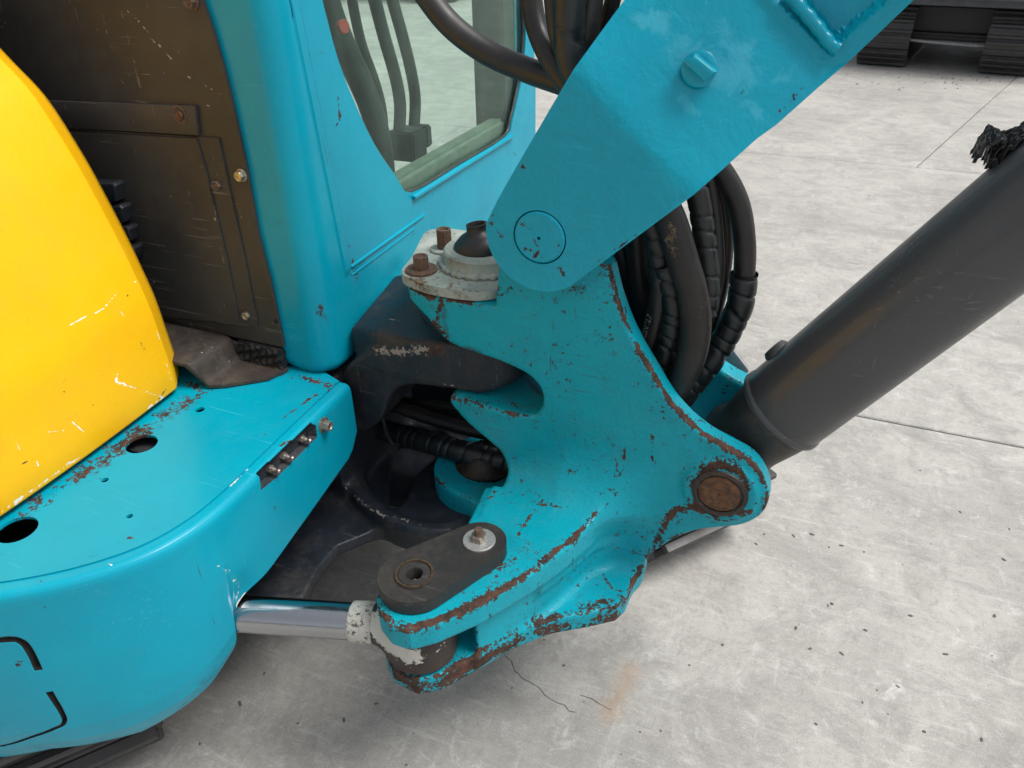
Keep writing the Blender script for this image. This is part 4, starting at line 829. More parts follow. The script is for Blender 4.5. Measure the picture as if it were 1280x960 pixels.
marks(FS, 'scuff', [([(515, 252), (560, 222), (600, 198)], 0.0016, 0.5), ([(465, 378), (467, 382)], 0.0014, 0.7), ([(497, 347), (495, 352)], 0.0012, 0.6)])
marks(FS, 'grime', [([(530, 272), (485, 305), (445, 332)], 0.0014, 0.55), ([(528, 284), (485, 316)], 0.0012, 0.45), ([(470, 405), (500, 385)], 0.015, 0.35)])
# lower lip below the cab front
wn_ = plate('window_pane', [(y_, z_) for y_, z_ in np.array(win)+(np.array(win)-np.mean(win, 0))*0.02], [], 0, 0.004, 'glass', FS, 0.05, fn=lambda a, b: np.full(len(a), -0.222), axis='x')
# gasket round the glass
wv = [(-0.2185, y_, z_) for y_, z_ in np.array(win)-(np.array(win)-np.mean(win, 0))*0.006]
tube('window_gasket', wv+[wv[0]], 0.004, 'gasket', FS, 8, 0.01)
# inner sill, right upright behind the glass
bms = bmesh.new(); add_box(bms, -0.275, -0.235, 0.02, 0.72, 0.745, 0.786); bmesh.ops.bevel(bms, geom=bms.edges[:], offset=0.008, segments=3, affect='EDGES'); bm_obj('window_sill', bms, 'sill', EX)
prism('window_post', [(-0.30, 0.655), (-0.232, 0.665), (-0.232, 0.725), (-0.30, 0.715)], 0.70, 1.45, 'gasket', EX, bev=0.008)
# cab interior
bmi = bmesh.new(); add_box(bmi, -0.80, -0.30, -0.09, 0.30, 0.60, 0.70); add_box(bmi, -1.0, -0.30, 0.30, 0.50, 0.60, 0.685); bm_obj('cab_floor', bmi, 'cabfloor', EX, False)
bmi = bmesh.new(); add_box(bmi, -1.35, -1.05, -0.08, 0.85, 0.60, 1.75); bm_obj('seat_base', bmi, 'bgblack', EX, False)
def lev(name, pts_, x, r, mat='lever', step=0.006): return tube(name, [tuple(atx(a, b, x)) for a, b in pts_], r, mat, EX, 14, step)
lev('control_lever', [(455, -60), (466, -10), (480, 45), (494, 95), (500, 130), (499, 165)], -0.36, 0.0125)
lev('control_lever', [(478, -60), (488, -10), (503, 45), (514, 90), (519, 125), (517, 165)], -0.40, 0.0125)
lev('travel_lever', [(395, -60), (408, 0), (424, 45), (445, 90), (462, 130), (475, 175), (480, 215)], -0.34, 0.022)
lev('travel_lever', [(430, -60), (440, 0), (452, 55), (468, 100), (478, 140), (482, 200)], -0.42, 0.010)
c_ = atx(427, 34, -0.31); disc('red_knob', c_, (1, -0.3, 0.2), 0.011, 0.008, 'red', EX)
bml = bmesh.new(); q0 = atx(509, 168, -0.38); add_box(bml, q0[0]-0.03, q0[0]+0.03, q0[1]-0.030, q0[1]+0.030, q0[2]-0.05, q0[2]+0.012); q1 = atx(525, 155, -0.38); add_box(bml, q0[0]-0.02, q0[0]+0.02, q1[1]-0.008, q1[1]+0.016, q0[2]-0.04, q0[2]+0.006); bmesh.ops.bevel(bml, geom=bml.edges[:], offset=0.004, segments=2, affect='EDGES'); bm_obj('lever_mount', bml, 'lever', EX)
# cab superstructure out of frame: roof and far pillars keep the daylight off as they do in life
bmr = bmesh.new(); add_box(bmr, -1.45, -0.22, -0.11, 0.78, 1.95, 2.02); bm_obj('cab_roof', bmr, 'teal', EX, False)
for q in ((-0.26, 0.75), (-1.4, 0.72), (-1.4, -0.06)):
    bmr = bmesh.new(); add_box(bmr, q[0]-0.03, q[0]+0.03, q[1]-0.03, q[1]+0.03, 0.6, 1.95); bm_obj('cab_pillar', bmr, 'teal', EX, False)
print('cab', time.time()-T0)

# ---- boom
A_ = np.array(aty(718, 85, -0.132)[[0, 2]]); B_ = np.array(aty(868, 243, -0.132)[[0, 2]]); ab = (B_-A_)/np.linalg.norm(B_-A_); nb = np.array([-ab[1], ab[0]])
if nb@(np.array([0.6, 1.2])-A_) < 0: nb = -nb
RY = -0.052
C1 = np.array(aty(948, -10, RY)[[0, 2]]); C2 = np.array(aty(1032, 76, RY)[[0, 2]]); cd = (C2-C1)/np.linalg.norm(C2-C1); nc = np.array([-cd[1], cd[0]])
if nc@(np.array([0.9, 1.6])-C1) < 0: nc = -nc
L1 = np.array(aty(1010, 92, RY)[[0, 2]]); L2_ = np.array(aty(1118, 0, RY)[[0, 2]]); ld = (L2_-L1)/np.linalg.norm(L2_-L1); nl = np.array([-ld[1], ld[0]])
if nl@(np.array([0.2, 1.3])-L1) < 0: nl = -nl
def boom_h(a, b):
    P = np.stack([a, b], 1); t1 = (P-A_)@nb; t2 = -(P-C1)@nc
    fr_ = np.clip(t1/np.maximum(t1+np.maximum(t2, 0), 1e-6), 0, 1)
    fr_ = np.where(t1 < 0, 0, np.where(t2 < 0, 1, fr_)); 
    h = -0.132+(0.132+RY)*fr_
    soft = 0.004*np.exp(-(t1/0.006)**2); h += soft*0.3
    t3 = -t2; t4 = (P-L1)@nl
    rec = np.clip(np.minimum(t3-0.008, t4-0.004)/0.006, 0, 1); h += 0.014*rec
    wv_ = 0.0003*np.sin((P@cd)*500)
    h -= (0.0045+wv_)*np.exp(-((t3-0.002)/0.0065)**2)*(t4 > -0.004)+(0.003+0.0003*np.sin((P@ld)*500))*np.exp(-(t4/0.006)**2)*(t3 > 0)
    return h
hub = circle(PINU[0], PINU[1], 0.0715, 40, 172, 320-14)
lowe = [tuple(B_)]+pxz([(905, 208), (945, 175)], -0.100)+pxz([(975, 147), (1025, 106), (1062, 76), (1100, 40), (1142, 0)], RY)+[(0.80, 1.40), (1.05, 1.75)]
uppe = [(0.80, 2.0), (0.48, 1.55), (0.31, 1.27)]+pxz([(777, -5), (750, 38)], -0.122)+[tuple(A_)]+pxz([(690, 132), (665, 175), (640, 218), (622, 250)], -0.132)
outl = hub+lowe+uppe
BO = plate('boom', outl, [circle(PINU[0], PINU[1], 0.0345, 48)], 0, 0.0, 'boom', EX, 0.0042, fn=boom_h, axis='y')
# give the near plate its thickness to the inside: plate() made th = 0, so rebuild with thickness through a solidify
sol = BO.modifiers.new('thick', 'SOLIDIFY'); sol.thickness = 0.001
bpy.data.objects.remove(BO)
def neg_h(a, b): return boom_h(a, b)+0.024
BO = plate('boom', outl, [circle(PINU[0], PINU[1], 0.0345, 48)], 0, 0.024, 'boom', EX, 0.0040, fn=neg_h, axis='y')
BF = plate('boom_plate', outl, [circle(PINU[0], PINU[1], 0.0345, 32)], 0, 0.024, 'boom', BO, 0.012, fn=lambda a, b: -boom_h(a, b), axis='y')
# closing plates of the box section above the fold
def strip(name, poly, inset):
    P = catmull(poly, False, 6); h = -boom_h(P[:, 0], P[:, 1])-0.02; V = []; F = []
    for k in range(len(P)):
        for s_ in np.linspace(-1, 1, 5): V.append((P[k, 0], h[k]*s_, P[k, 1]))
    for k in range(len(P)-1):
        for q in range(4): a = k*5+q; F.append((a, a+1, a+6, a+5))
    o = mesh_np(name, V, F, 'boom', BO); sd_ = o.modifiers.new('thick', 'SOLIDIFY'); sd_.thickness = 0.008; sd_.offset = 0; return o
strip('closing_plate', [(q[0]-0.012, q[1]+0.014) for q in lowe[2:]], 0)
strip('closing_plate', [(q[0]+0.012, q[1]-0.008) for q in uppe[:4]], 0)
lathe('pivot_pin', [(0, 0.0), (0.0022, 0.0), (0.0026, 0.004), (0.0045, 0.0055), (0.0115, 0.0052), (0.0122, 0.0046), (0.013, 0.0052), (0.031, 0.005), (0.0328, 0.0035), (0.0328, -0.02)][::-1], (PINU[0], -0.1285, PINU[1]), (0, -1, 0), 'boom', BO, 56)
PN = BO.children[-1]
lg = aty(872, 88, -0.112); lug_o = pxz([(853, 78), (868, 68), (896, 90), (880, 104)], -0.115)
prism('lug', lug_o, -0.1165, -0.092, 'boom', BO, axis='y', bev=0.004, seg=3)
lathe('weld_bead', [(0, 0), (0.0185, 0), (0.0165, 0.0020), (0.012, 0.0026), (0, 0.0026)], (lg[0], -0.1035, lg[2]), (0.1, -1, 0.1), 'boom', BO, 28, 80)
tube('weld_bead', [tuple(aty(a, b, RY-0.003)) for a, b in ((985, -10), (1000, 8), (1020, 32), (1038, 55), (1048, 62))], 0.006, 'boom', BO, 10, 0.0025, lambda s, a, L: 0.0072+0.0005*math.sin(s*430))
marks(BO, 'wear', [([(612, 300), (615, 330), (640, 352), (690, 365)], 0.0016, 0.42), ([(690, 364), (720, 345), (745, 330)], 0.0016, 0.5), ([(612, 285), (620, 262), (640, 212), (675, 155), (712, 95)], 0.0022, 0.5), ([(700, 335), (708, 348)], 0.003, 0.62), ([(718, 318), (722, 322)], 0.003, 0.5), ([(624, 290), (630, 300)], 0.004, 0.5), ([(652, 208), (656, 212)], 0.003, 0.75), ([(712, 92), (716, 86)], 0.004, 0.55), ([(745, 330), (800, 290), (868, 243)], 0.002, 0.42), ([(1030, 88), (1010, 105), (965, 148)], 0.0016, 0.45), ([(1105, 28), (1106, 30)], 0.002, 0.8), ([(612, 312), (615, 322)], 0.003, 0.5)])
marks(BO, 'sky_sheen', [([(805, 25), (830, 35), (850, 30)], 0.022, 0.62), ([(850, 60), (900, 90), (935, 80)], 0.030, 0.62), ([(905, 40), (950, 90), (985, 95)], 0.022, 0.60), ([(930, 130), (960, 150)], 0.016, 0.55), ([(840, 110), (870, 140)], 0.012, 0.50)])  # painted sheen patches where the boom side reflects the sky
marks(PN, 'wear', [([(668, 300), (675, 312), (683, 326)], 0.0032, 0.0)])
# the pin end needs its own finer disc for its chips
pd = plate('pin_face', circle(PINU[0], PINU[1], 0.0305, 48), [circle(PINU[0], PINU[1], 0.0024, 10)], 0, 0.0012, 'boom', BO, 0.0014, fn=lambda a, b: np.full(len(a), -0.1333), axis='y')
marks(pd, 'wear', [([(667, 299), (672, 308)], 0.0016, 0.8), ([(674, 314), (683, 327)], 0.0030, 0.8), ([(654, 311), (662, 314)], 0.0045, 0.5), ([(672, 267), (692, 274)], 0.0014, 0.7), ([(652, 281), (664, 286)], 0.0022, 0.5), ([(699, 307)], 0.0028, 0.75)])
print('boom', time.time()-T0)

# ---- boom cylinder
cdir = np.array(aty(1280, 272, 0.0)[[0, 2]])-np.array(PINL); cdir /= np.linalg.norm(cdir); CD = Vector((cdir[0], 0, cdir[1])); PL = Vector((PINL[0], 0, PINL[1])); CRD = 0.0655
cyl = lathe('boom_cylinder', [(0.0, 0.100), (0.045, 0.100), (0.060, 0.103), (CRD-0.001, 0.106), (CRD, 0.1085)]+[(CRD, 0.1085+k*0.03) for k in range(1, 60)]+[(0, 1.9)], PL, CD, 'grey', EX, 96)
lathe('weld_collar', [(CRD-0.006, 0.094), (CRD-0.001, 0.096), (CRD+0.0025, 0.101), (CRD+0.002, 0.106), (CRD-0.001, 0.110)], PL, CD, 'grey', cyl, 72, 80)
# eye end casting: tapered block from the pin boss to the barrel
def eye_f(X, Y, Z):
    rx, rz = X-PINL[0], Z-PINL[1]; s_ = rx*cdir[0]+rz*cdir[1]; t_ = -rx*cdir[1]+rz*cdir[0]
    bo = ext(np.sqrt(rx**2+rz**2)-0.050, np.abs(Y)-0.056, 0.005)
    rad = 0.030+np.clip((s_-0.0)/0.1, 0, 1)*0.030; w = np.sqrt(t_**2*np.ones_like(Y)+Y**2)
    co = np.maximum(np.sqrt(np.maximum(t_**2+(Y*0.92)**2, 0))-(0.048+np.clip(s_/0.1, 0, 1)*0.0145), np.maximum(s_-0.101, -s_-0.0))
    return smin(bo, co, 0.016)
EC = sdf_obj('cylinder_eye', eye_f, (0.33, -0.07, 0.43), (0.54, 0.07, 0.665), 0.003, 'link', cyl)
pp_ = PL+CD*0.155; up = Vector((-cdir[1], 0, cdir[0])); side = Vector((0, 1, 0))
pd_ = (up*0.95+side*0.30).normalized(); lathe('port_boss', [(0.0, 0.0), (0.019, 0.0), (0.0185, 0.006), (0.015, 0.0115), (0.008, 0.0125), (0, 0.0125)], pp_+pd_*(CRD-0.004), pd_, 'grey', cyl, 28)
# wrinkled black tape lump on the cylinder
tp = PL+CD*0.455+(up*0.85+side*0.5).normalized()*CRD
def crumple(name, pts_, mat, parent, seed):
    r = random.Random(seed); bm = bmesh.new(); nI, nJ = 22, 14
    P = catmull(pts_, False, 8); g_ = []
    for i in range(nI):
        c0 = P[int(i/(nI-1)*(len(P)-1))]; row = []
        for j in range(nJ):
            w = (j/(nJ-1)-0.5); row.append(bm.verts.new((c0[0]+r.uniform(-1, 1)*0.0007, c0[1]+w*0.050, c0[2]+0.006*math.sin(i*0.9+j*1.3)+r.uniform(-1, 1)*0.0007)))
        g_.append(row)
    for i in range(nI-1):
        for j in range(nJ-1): bm.faces.new((g_[i][j], g_[i+1][j], g_[i+1][j+1], g_[i][j+1]))
    o = bm_obj(name, bm, mat, parent); s_ = o.modifiers.new('t', 'SOLIDIFY'); s_.thickness = 0.0015; return o
tY = 0.03
crumple('tape_flap', [tuple(aty(a, b, tY)) for a, b in ((1217, 194), (1226, 180), (1236, 168), (1252, 174), (1266, 184))], 'rubber', cyl, 3)
crumple('tape_flap', [tuple(aty(a, b, tY)) for a, b in ((1232, 202), (1240, 186), (1256, 176), (1276, 166), (1290, 160))], 'rubber', cyl, 5)
crumple('tape_flap', [tuple(aty(a, b, tY-0.01)) for a, b in ((1236, 200), (1250, 192), (1262, 176), (1275, 172), (1295, 158))], 'foam', cyl, 8)

# ---- swing cylinder rod, rod end
ax0 = np.array(atz(322, 767, 0.360)); ax1 = np.array(atz(455, 776, 0.360)); RX = Vector(ax0[:3]); rd = Vector((*EYE, 0.3575))-Vector((ax1[0], ax1[1], 0.3575)); rdir = (Vector((ax1[0], ax1[1], 0))-Vector((ax0[0], ax0[1], 0))).normalized()
LE = (Vector((ax1[0], ax1[1], 0.3575)))
rod = lathe('swing_rod', [(0, -0.9), (0.0255, -0.9), (0.0255, 0.0), (0, 0.0)], LE, rdir, 'chrome', EX, 48)
lathe('rod_collar', [(0.0255, -0.018), (0.0278, -0.016), (0.0285, 0.0), (0.0288, 0.012), (0.0262, 0.016), (0.0268, 0.02), (0.030, 0.03), (0.030, 0.045)], LE, rdir, 'white_chip', rod, 40, 60)
CO_ = rod.children[-1]; put(CO_, 'wear', np.full(len(CO_.data.vertices), 0.22))
def rodeye_f(X, Y, Z):
    ed = np.sqrt((X-EYE[0])**2+(Y-EYE[1])**2); bo = ext(ed-0.050, np.abs(Z-0.357)-0.0355, 0.004)
    s_ = (X-LE.x)*rdir.x+(Y-LE.y)*rdir.y; t_ = -(X-LE.x)*rdir.y+(Y-LE.y)*rdir.x
    nk = np.maximum(np.sqrt(t_**2+(Z-0.3575)**2)-(0.0285+0.010*np.clip((s_-0.02)/0.05, 0, 1)), np.maximum(s_-0.09, 0.015-s_))
    return smin(bo, nk, 0.02)
RE = sdf_obj('rod_eye', rodeye_f, (-0.03, -0.46, 0.315), (0.13, -0.29, 0.40), 0.0022, 'eye', rod)
marks(RE, 'scuff', [([(470, 780), (480, 800), (500, 812), (512, 820)], 0.022, 0.95), ([(515, 800), (518, 825)], 0.012, 0.6), ([(545, 815), (560, 800)], 0.012, 0.42), ([(560, 788), (563, 785)], 0.004, 0.8)])
marks(RE, 'wear', [([(505, 800), (512, 830)], 0.006, 0.5), ([(565, 812), (573, 790)], 0.010, 0.5), ([(490, 830), (520, 838), (550, 830)], 0.006, 0.55)])

# ---- hoses
def hose(pts_, y, rpx, mat='rubber', name='hydraulic_hose', wrap=None, step=0.004):
    q = []
    for k, (a, b) in enumerate(pts_):
        yy = y[k] if isinstance(y, (list, tuple)) else y; q.append(tuple(aty(a, b, yy)))
    mid = np.array(q[len(q)//2]); r_ = rpx*((mid-cC)@cF)/FPX
    return tube(name, q, r_, mat, EX, 24, 0.0018 if wrap else step, wrap_r(r_, *wrap) if wrap else None)
hose([(500, -60), (532, -8), (565, 33), (610, 66), (660, 88), (712, 106), (760, 125)], [-0.02, -0.02, -0.02, -0.02, -0.02, -0.04, -0.05], 15.5)
hose([(660, -70), (663, -10), (672, 38), (692, 80), (725, 125), (750, 150)], [-0.02, -0.02, -0.03, -0.05, -0.06, -0.06], 14)
hose([(688, -70), (692, -10), (698, 40), (712, 80), (740, 120)], [-0.05, -0.05, -0.055, -0.06, -0.06], 13)
hose([(712, -70), (713, -10), (712, 35), (716, 80), (742, 130)], [-0.065, -0.065, -0.065, -0.065, -0.06], 20, 'wrap', 'hose_guard', (0.075, 0.0012))
hose([(742, -70), (741, -10), (735, 40), (728, 90), (745, 130)], [-0.04, -0.045, -0.05, -0.05, -0.05], 14)
hose([(774, -70), (768, -10), (755, 40), (742, 90)], [0.0, 0.0, 0.0, 0.0], 10)
# below the boom foot
hose([(790, 230), (812, 270), (823, 305), (827, 340), (826, 352)], [-0.03]*5, 16, 'wrap', 'hose_guard', (0.03, 0.0018))
hz = hose([(827, 345), (822, 385), (811, 425), (800, 455), (790, 490)], [-0.032]*5, 12.5)
hose([(820, 240), (838, 275), (852, 320), (865, 365), (870, 405), (864, 445), (846, 482), (825, 510)], [-0.055, -0.06, -0.062, -0.062, -0.06, -0.055, -0.05, -0.045], 19)
HB = bpy.data.objects[[o.name for o in EX.children if o.name.startswith('hydraulic_hose')][-1]]; HB.data.materials[0] = M['hose_mud']; marks(HB, 'wear', [([(836, 300), (842, 312)], 0.010, 0.62), ([(838, 282), (848, 300)], 0.006, 0.5)])
hose([(832, 330), (842, 368), (842, 402), (833, 432), (822, 462), (812, 480)], [-0.035]*6, 14.5, 'wrap', 'hose_guard', (0.020, 0.0026))
hose([(846, 380), (850, 405), (845, 430), (836, 455)], [-0.02]*4, 12, 'wrap', 'hose_guard', (0.020, 0.0022))
hose([(860, 200), (872, 242), (879, 285), (884, 325), (886, 355), (884, 392)], [-0.02]*6, 13, 'wrap', 'hose_guard', (0.028, 0.0022))
hose([(880, 200), (890, 245), (896, 290), (897, 340), (888, 385), (876, 425)], [0.02]*6, 8)
hose([(868, 180), (901, 213), (923, 255), (931, 305), (930, 350)], [0.03, 0.03, 0.03, 0.03, 0.03], 14)
hose([(930, 342), (925, 380), (910, 415), (893, 445), (872, 472), (850, 500)], [0.03, 0.03, 0.03, 0.025, 0.02, 0.01], 15, 'wrap', 'hose_guard', (0.024, 0.0030))
hose([(880, 190), (900, 235), (908, 290), (904, 345), (893, 395), (880, 440)], [0.05]*6, 9)
hose([(790, 250), (795, 300), (800, 360), (815, 410)], [0.02]*4, 14); hose([(770, 300), (785, 340), (800, 390), (820, 440), (840, 480)], [0.045]*5, 16); hose([(810, 260), (812, 330), (830, 400), (850, 450)], [0.03]*4, 18)
# through the pivot
hose([(470, 535), (505, 545), (545, 555), (590, 568), (640, 578), (680, 590)], [0.03, 0.02, 0.0, -0.01, 0.0, 0.0], 14, 'wrap', 'hose_guard', (0.025, 0.0024))
hose([(590, 560), (604, 578), (608, 590), (604, 604)], [0.0, 0.0, 0.0, 0.0], 15, 'wrap', 'hose_guard', (0.014, 0.002))
hose([(490, 505), (530, 520), (580, 535), (640, 548)], [0.04]*4, 9); hose([(500, 500), (560, 508), (620, 520)], [0.07]*3, 5)
# printed text on two hoses
def text_on(txt, pts_, y, rpx, size, name='hose_print'):
    """flat print bent onto the hose that faces the camera"""
    q = np.array([aty(a, b, y) for a, b in pts_]); P = catmull(q, False, 12); d_ = np.linalg.norm(np.diff(P, axis=0), axis=1); s_ = np.concatenate([[0], np.cumsum(d_)])
    cu = bpy.data.curves.new(name, 'FONT'); cu.body = txt; cu.size = size; cu.align_x = 'LEFT'; cu.resolution_u = 2
    to = bpy.data.objects.new(name, cu); COL.objects.link(to); dg = bpy.context.evaluated_depsgraph_get(); me = bpy.data.meshes.new_from_object(to.evaluated_get(dg)); bpy.data.objects.remove(to)
    r_ = rpx*((q[1]-cC)@cF)/FPX; V = np.zeros(len(me.vertices)*3); me.vertices.foreach_get('co', V); V = V.reshape(-1, 3); out = []
    for vx in V:
        u = min(max(vx[0]*0.72+0.002, 0), s_[-1]); c0 = np.array([np.interp(u, s_, P[:, k]) for k in range(3)]); c1 = np.array([np.interp(min(u+0.003, s_[-1]), s_, P[:, k]) for k in range(3)]); c_1 = np.array([np.interp(max(u-0.003, 0), s_, P[:, k]) for k in range(3)])
        t_ = (c1-c_1); t_ /= np.linalg.norm(t_); vw = cC-c0; vw -= t_*(vw@t_); vw /= np.linalg.norm(vw); si_ = np.cross(vw, t_); ang = vx[1]/r_+0.35
        out.append(c0+(r_+0.0004)*(vw*math.cos(ang)+si_*math.sin(ang)))
    me.vertices.foreach_set('co', np.array(out).ravel()); me.update(); o = link(name, me, 'print', EX, False); return o
text_on('R32-2011/2BN/12.7', [(803, 447), (811, 425), (822, 385), (827, 352)], -0.032, 12.5, 0.0125)
text_on('NI', [(712, 28), (712, 15), (713, 0)], -0.065, 20, 0.010); text_on('NI', [(715, 76), (714, 62), (712, 48)], -0.065, 20, 0.010)
print('hoses', time.time()-T0)

# ---- crawler tracks
def crawler(root, front, yaw, length, width, hgt, parent_name='track', pitch=0.09, mat='track'):
    """front: XY of the front end on the ground; yaw: direction the track points"""
    d0 = np.array([math.cos(yaw), math.sin(yaw)]); r_ = hgt/2; half = []
    L = length-hgt; N_ = max(8, int(round((2*L+math.pi*hgt)/pitch))); per = 2*L+math.pi*hgt
    def at(u):
        u = u % per
        if u < math.pi*r_: a = -math.pi/2+u/r_; return r_*math.cos(a), r_+r_*math.sin(a), a+math.pi/2
        u -= math.pi*r_
        if u < L: return -u, 2*r_, math.pi
        u -= L
        if u < math.pi*r_: a = math.pi/2+u/r_; return -L+r_*math.cos(a), r_+r_*math.sin(a), a+math.pi/2
        u -= math.pi*r_; return -L+u, 0.0, 2*math.pi
    def w3(s_, w_, z_):
        p_ = np.array(front)+d0*(s_-r_)+np.array([-d0[1], d0[0]])*w_; return (p_[0], p_[1], z_)
    prf = [at(per*k/80) for k in range(80)]; V = []; F = []
    for (s_, z_, a) in prf:
        for w_ in (-width/2, width/2):
            V.append(w3(s_, w_, z_+0.0)); 
    cen = [(-L/2)]
    inner = []
    for (s_, z_, a) in prf:
        k = (r_-0.045)/r_; cz = r_+(z_-r_)*k; cs = (s_ if -L < s_ < 0 else (s_*k if s_ >= 0 else -L+(s_+L)*k))
        for w_ in (-width/2, width/2): V.append(w3(cs, w_, cz))
    n_ = 80
    for k in range(n_):
        a, b = 2*k, 2*((k+1) % n_); F += [(a, b, b+1, a+1), (a+2*n_, a+2*n_+1, b+2*n_+1, b+2*n_), (a, a+2*n_, b+2*n_, b), (a+1, b+1, b+1+2*n_, a+1+2*n_)]
    bm = bmesh.new(); vv = [bm.verts.new(q) for q in V]
    for f in F: bm.faces.new([vv[q] for q in f])
    tr_ = bm_obj('track', bm, mat, root)
    # shoe mesh shared
    bm = bmesh.new(); add_box(bm, -pitch*0.44, pitch*0.44, -width/2-0.004, width/2+0.004, -0.012, 0.012); add_box(bm, -pitch*0.40, -pitch*0.24, -width/2, width/2, 0.012, 0.034)
    add_box(bm, pitch*0.10, pitch*0.22, -width/2, width/2, 0.012, 0.030); bmesh.ops.bevel(bm, geom=bm.edges[:], offset=0.003, segments=1, affect='EDGES')
    me = bpy.data.meshes.new('track_shoe'); bm.to_mesh(me); bm.free(); me.materials.append(M[mat])
    for k in range(N_):
        s_, z_, a = at(per*k/N_); o = bpy.data.objects.new('track_shoe', me); COL.objects.link(o); o.parent = tr_
        t3 = Vector((d0[0]*math.cos(a), d0[1]*math.cos(a), math.sin(a))); side_ = Vector((-d0[1], d0[0], 0)); nrm_ = t3.cross(side_)
        if nrm_.dot(Vector((*(d0*(s_+L/2)), (z_-r_)*3))) < 0: nrm_ = -nrm_
        pos = Vector(w3(s_, 0, z_)); xv = side_.cross(nrm_); Mx = Matrix((( xv.x, side_.x, nrm_.x, pos.x), (xv.y, side_.y, nrm_.y, pos.y), (xv.z, side_.z, nrm_.z, pos.z), (0, 0, 0, 1)))
        o.matrix_world = Mx
    # rollers and side frame
    bm = bmesh.new(); hw = width*0.32
    pts8 = [w3(0.0, s2*hw, z2) for s2 in (-1, 1) for z2 in (r_-0.06, r_+0.04)]+[w3(-L, s2*hw, z2) for s2 in (-1, 1) for z2 in (r_-0.06, r_+0.04)]
    vv = [bm.verts.new(q) for q in pts8]
    for f in ((0, 1, 3, 2), (4, 6, 7, 5), (0, 4, 5, 1), (2, 3, 7, 6), (1, 5, 7, 3), (0, 2, 6, 4)): bm.faces.new([vv[q] for q in f])
    bm_obj('track_frame', bm, 'bgblack', root, False)
    for k in range(5):
        rr0 = (r_-0.05) if k in (0, 4) else 0.055; s_ = 0.0 if k == 0 else (-L if k == 4 else -L*k/4.0); zc = r_ if k in (0, 4) else 0.055+0.05
        p_ = w3(s_, -width*0.3, zc); lathe('roller', [(0, 0), (rr0, 0), (rr0, width*0.6), (0, width*0.6)], p_, (-d0[1], d0[0], 0), 'bgblack', root, 20)
    return tr_
uyaw = math.atan2(-0.61, 0.79)
crawler(EX, (0.374, 0.290), uyaw, 1.75, 0.26, 0.36)
crawler(EX, (-0.435, -0.605), uyaw, 1.75, 0.26, 0.36)
bmu = bmesh.new(); cc_ = Vector((-0.95, 0.72)); add_box(bmu, -0.20, 0.20, -0.42, 0.42, 0.12, 0.24); o = bm_obj('undercarriage', bmu, 'bgblack', EX, False); o.location = (-0.80, 0.48, 0); o.rotation_euler = (0, 0, uyaw)
lathe('slew_ring', [(0, 0), (0.20, 0), (0.20, 0.05), (0, 0.05)], (-0.80, 0.48, 0.25), (0, 0, 1), 'bgblack', EX, 48)

# ================================================================== PARKED EXCAVATOR BEHIND
fa = np.array(atz(1098, 84, 0)[:2]); fb = np.array(atz(1255, 96, 0)[:2]); lat = (fb-fa)/np.linalg.norm(fb-fa); fwd = np.array([lat[1], -lat[0]])
if fwd@(np.array(cC[:2])-fa) < 0: fwd = -fwd
BG = thing('parked_excavator', 'black tracked excavator parked on the concrete at the upper right, seen between its two tracks', 'excavator', (0, 0, 0))
byaw = math.atan2(fwd[1], fwd[0])
for q, fr_ in (('a', fa), ('b', fb)): crawler(BG, tuple(fr_+fwd*0.02), byaw, 2.2, 0.37, 0.44, pitch=0.11)
mid = (fa+fb)/2; gauge = np.linalg.norm(fb-fa)
def bgp(f_, l_, z_): p_ = mid+fwd*f_+lat*l_; return (p_[0], p_[1], z_)
def bgbox(name, f0, f1, l0, l1, z0, z1, mat, bev=0.02):
    bm = bmesh.new(); vv = [bm.verts.new(bgp(a, b, c_)) for a in (f0, f1) for b in (l0, l1) for c_ in (z0, z1)]
    for f in ((0, 1, 3, 2), (4, 6, 7, 5), (0, 4, 5, 1), (2, 3, 7, 6), (1, 5, 7, 3), (0, 2, 6, 4)): bm.faces.new([vv[q] for q in f])
    bmesh.ops.recalc_face_normals(bm, faces=bm.faces)
    if bev: bmesh.ops.bevel(bm, geom=bm.edges[:], offset=bev, segments=2, affect='EDGES')
    return bm_obj(name, bm, mat, BG)
bgbox('counterweight', -2.1, 0.10, -0.90, 0.93, 0.475, 1.30, 'bgpaint', 0.05)
bgbox('frame_block', -1.6, -0.18, -0.36, 0.36, 0.25, 0.46, 'bgblack')
bgbox('belly_plate', -1.2, -0.12, -0.40, 0.40, 0.205, 0.26, 'bgblack')
bgbox('axle_box', -1.4, -0.55, -0.62, 0.62, 0.20, 0.42, 'bgblack')
tube('tow_bar', [bgp(-0.06, -0.42, 0.215), bgp(-0.05, 0, 0.200), bgp(-0.06, 0.42, 0.195)], 0.011, 'plate', BG, 10, 0.05)
disc('bar_end', bgp(-0.04, -0.43, 0.217), (fwd[0], fwd[1], 0), 0.020, 0.02, 'plate', BG)
for s_ in (-1, 1): tube('strut', [bgp(-0.20, s_*0.42, 0.46), bgp(-0.16, s_*0.48, 0.39), bgp(-0.25, s_*0.54, 0.31)], 0.03, 'bgblack', BG, 10, 0.03)
tube('light_hose', [bgp(0.13, 0.80, 0.62), bgp(0.14, 0.82, 0.50), bgp(0.13, 0.84, 0.36), bgp(0.12, 0.88, 0.26)], 0.012, 'plate', BG, 8, 0.03)
lathe('light_ball', [(0, -0.05), (0.035, -0.035), (0.05, 0), (0.035, 0.035), (0, 0.05)], bgp(0.14, 0.87, 0.24), (0, 0, 1), 'plate', BG, 16, 80)

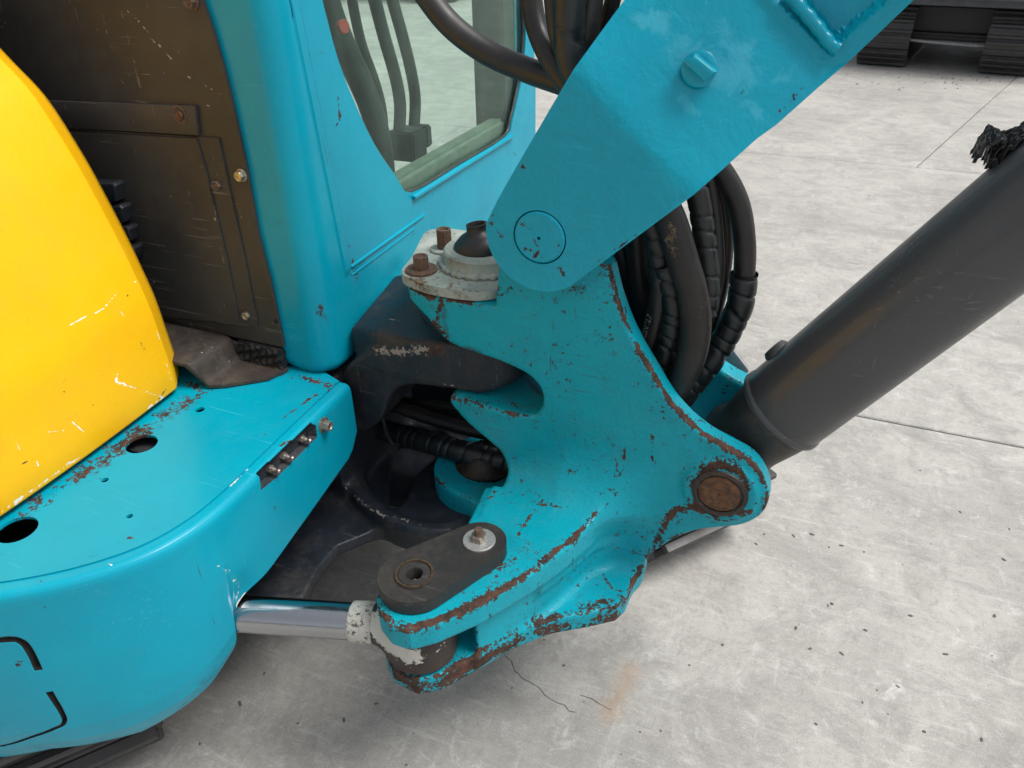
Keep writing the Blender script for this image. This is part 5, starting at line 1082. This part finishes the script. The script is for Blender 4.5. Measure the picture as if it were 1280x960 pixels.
# second machine seen through the cab window at the top
T2 = thing('parked_machine', 'dark machine standing far behind the cab, glimpsed through the top of the window', 'machine', (0, 0, 0))
g0 = np.array(atz(560, 6, 0)[:2]); crawler(T2, (g0[0]-0.2, g0[1]+0.1), R_(-75), 2.4, 0.42, 0.6, pitch=0.15); crawler(T2, (g0[0]-1.9, g0[1]+0.1), R_(-75), 2.4, 0.42, 0.6, pitch=0.15)
bm = bmesh.new(); add_box(bm, g0[0]-2.3, g0[0]+0.2, g0[1]+0.2, g0[1]+2.6, 0.62, 1.7); bm_obj('body', bm, 'bgpaint', T2, False)

# ================================================================== DEBRIS
bm = bmesh.new(); r = random.Random(11)
spots = [(955, 668), (992, 670), (1015, 668), (1036, 684), (1080, 690), (1052, 682), (1164, 680), (945, 680), (903, 806), (1082, 788), (1078, 878), (1122, 858), (1096, 863), (1138, 770), (1182, 818), (930, 648), (1040, 755), (995, 785), (1013, 811), (1052, 817), (1110, 893), (1240, 820), (1200, 640), (800, 915), (205, 870), (680, 800), (640, 860), (470, 880), (430, 900), (300, 880), (250, 930), (705, 832), (1020, 905), (1155, 915), (1227, 925), (1035, 757), (1243, 770), (1255, 700)]
P0 = [tuple(atz(a, b, 0)[:2])+(r.uniform(0.0015, 0.0035),) for a, b in spots]
for _ in range(60):
    a, b = r.uniform(330, 1280), r.uniform(90, 960); c_ = atz(a, b, 0); P0.append((c_[0], c_[1], r.choice([0.0007, 0.0010, 0.0016])*(1+0.25*np.linalg.norm(c_[:2]-cC[:2]))))
for _ in range(45):
    c_ = atz(r.gauss(1170, 60), r.gauss(100, 7), 0); P0.append((c_[0], c_[1], r.uniform(0.003, 0.008)))
for (x, y, s_) in P0:
    g_ = bmesh.ops.create_icosphere(bm, subdivisions=1, radius=s_); a = r.uniform(0, 6.28); el = r.uniform(1.0, 2.4)
    for v_ in g_['verts']:
        k = r.uniform(0.7, 1.2); u_, w_ = v_.co.x*k*el, v_.co.y*k; v_.co = Vector((x+u_*math.cos(a)-w_*math.sin(a), y+u_*math.sin(a)+w_*math.cos(a), v_.co.z*k*0.5+s_*0.25))
db = bm_obj('debris', bm, 'clod', None, False); db['kind'] = 'stuff'; db['label'] = 'small dark crumbs of dirt scattered over the concrete'; 
print('done', time.time()-T0, len(bpy.data.objects))
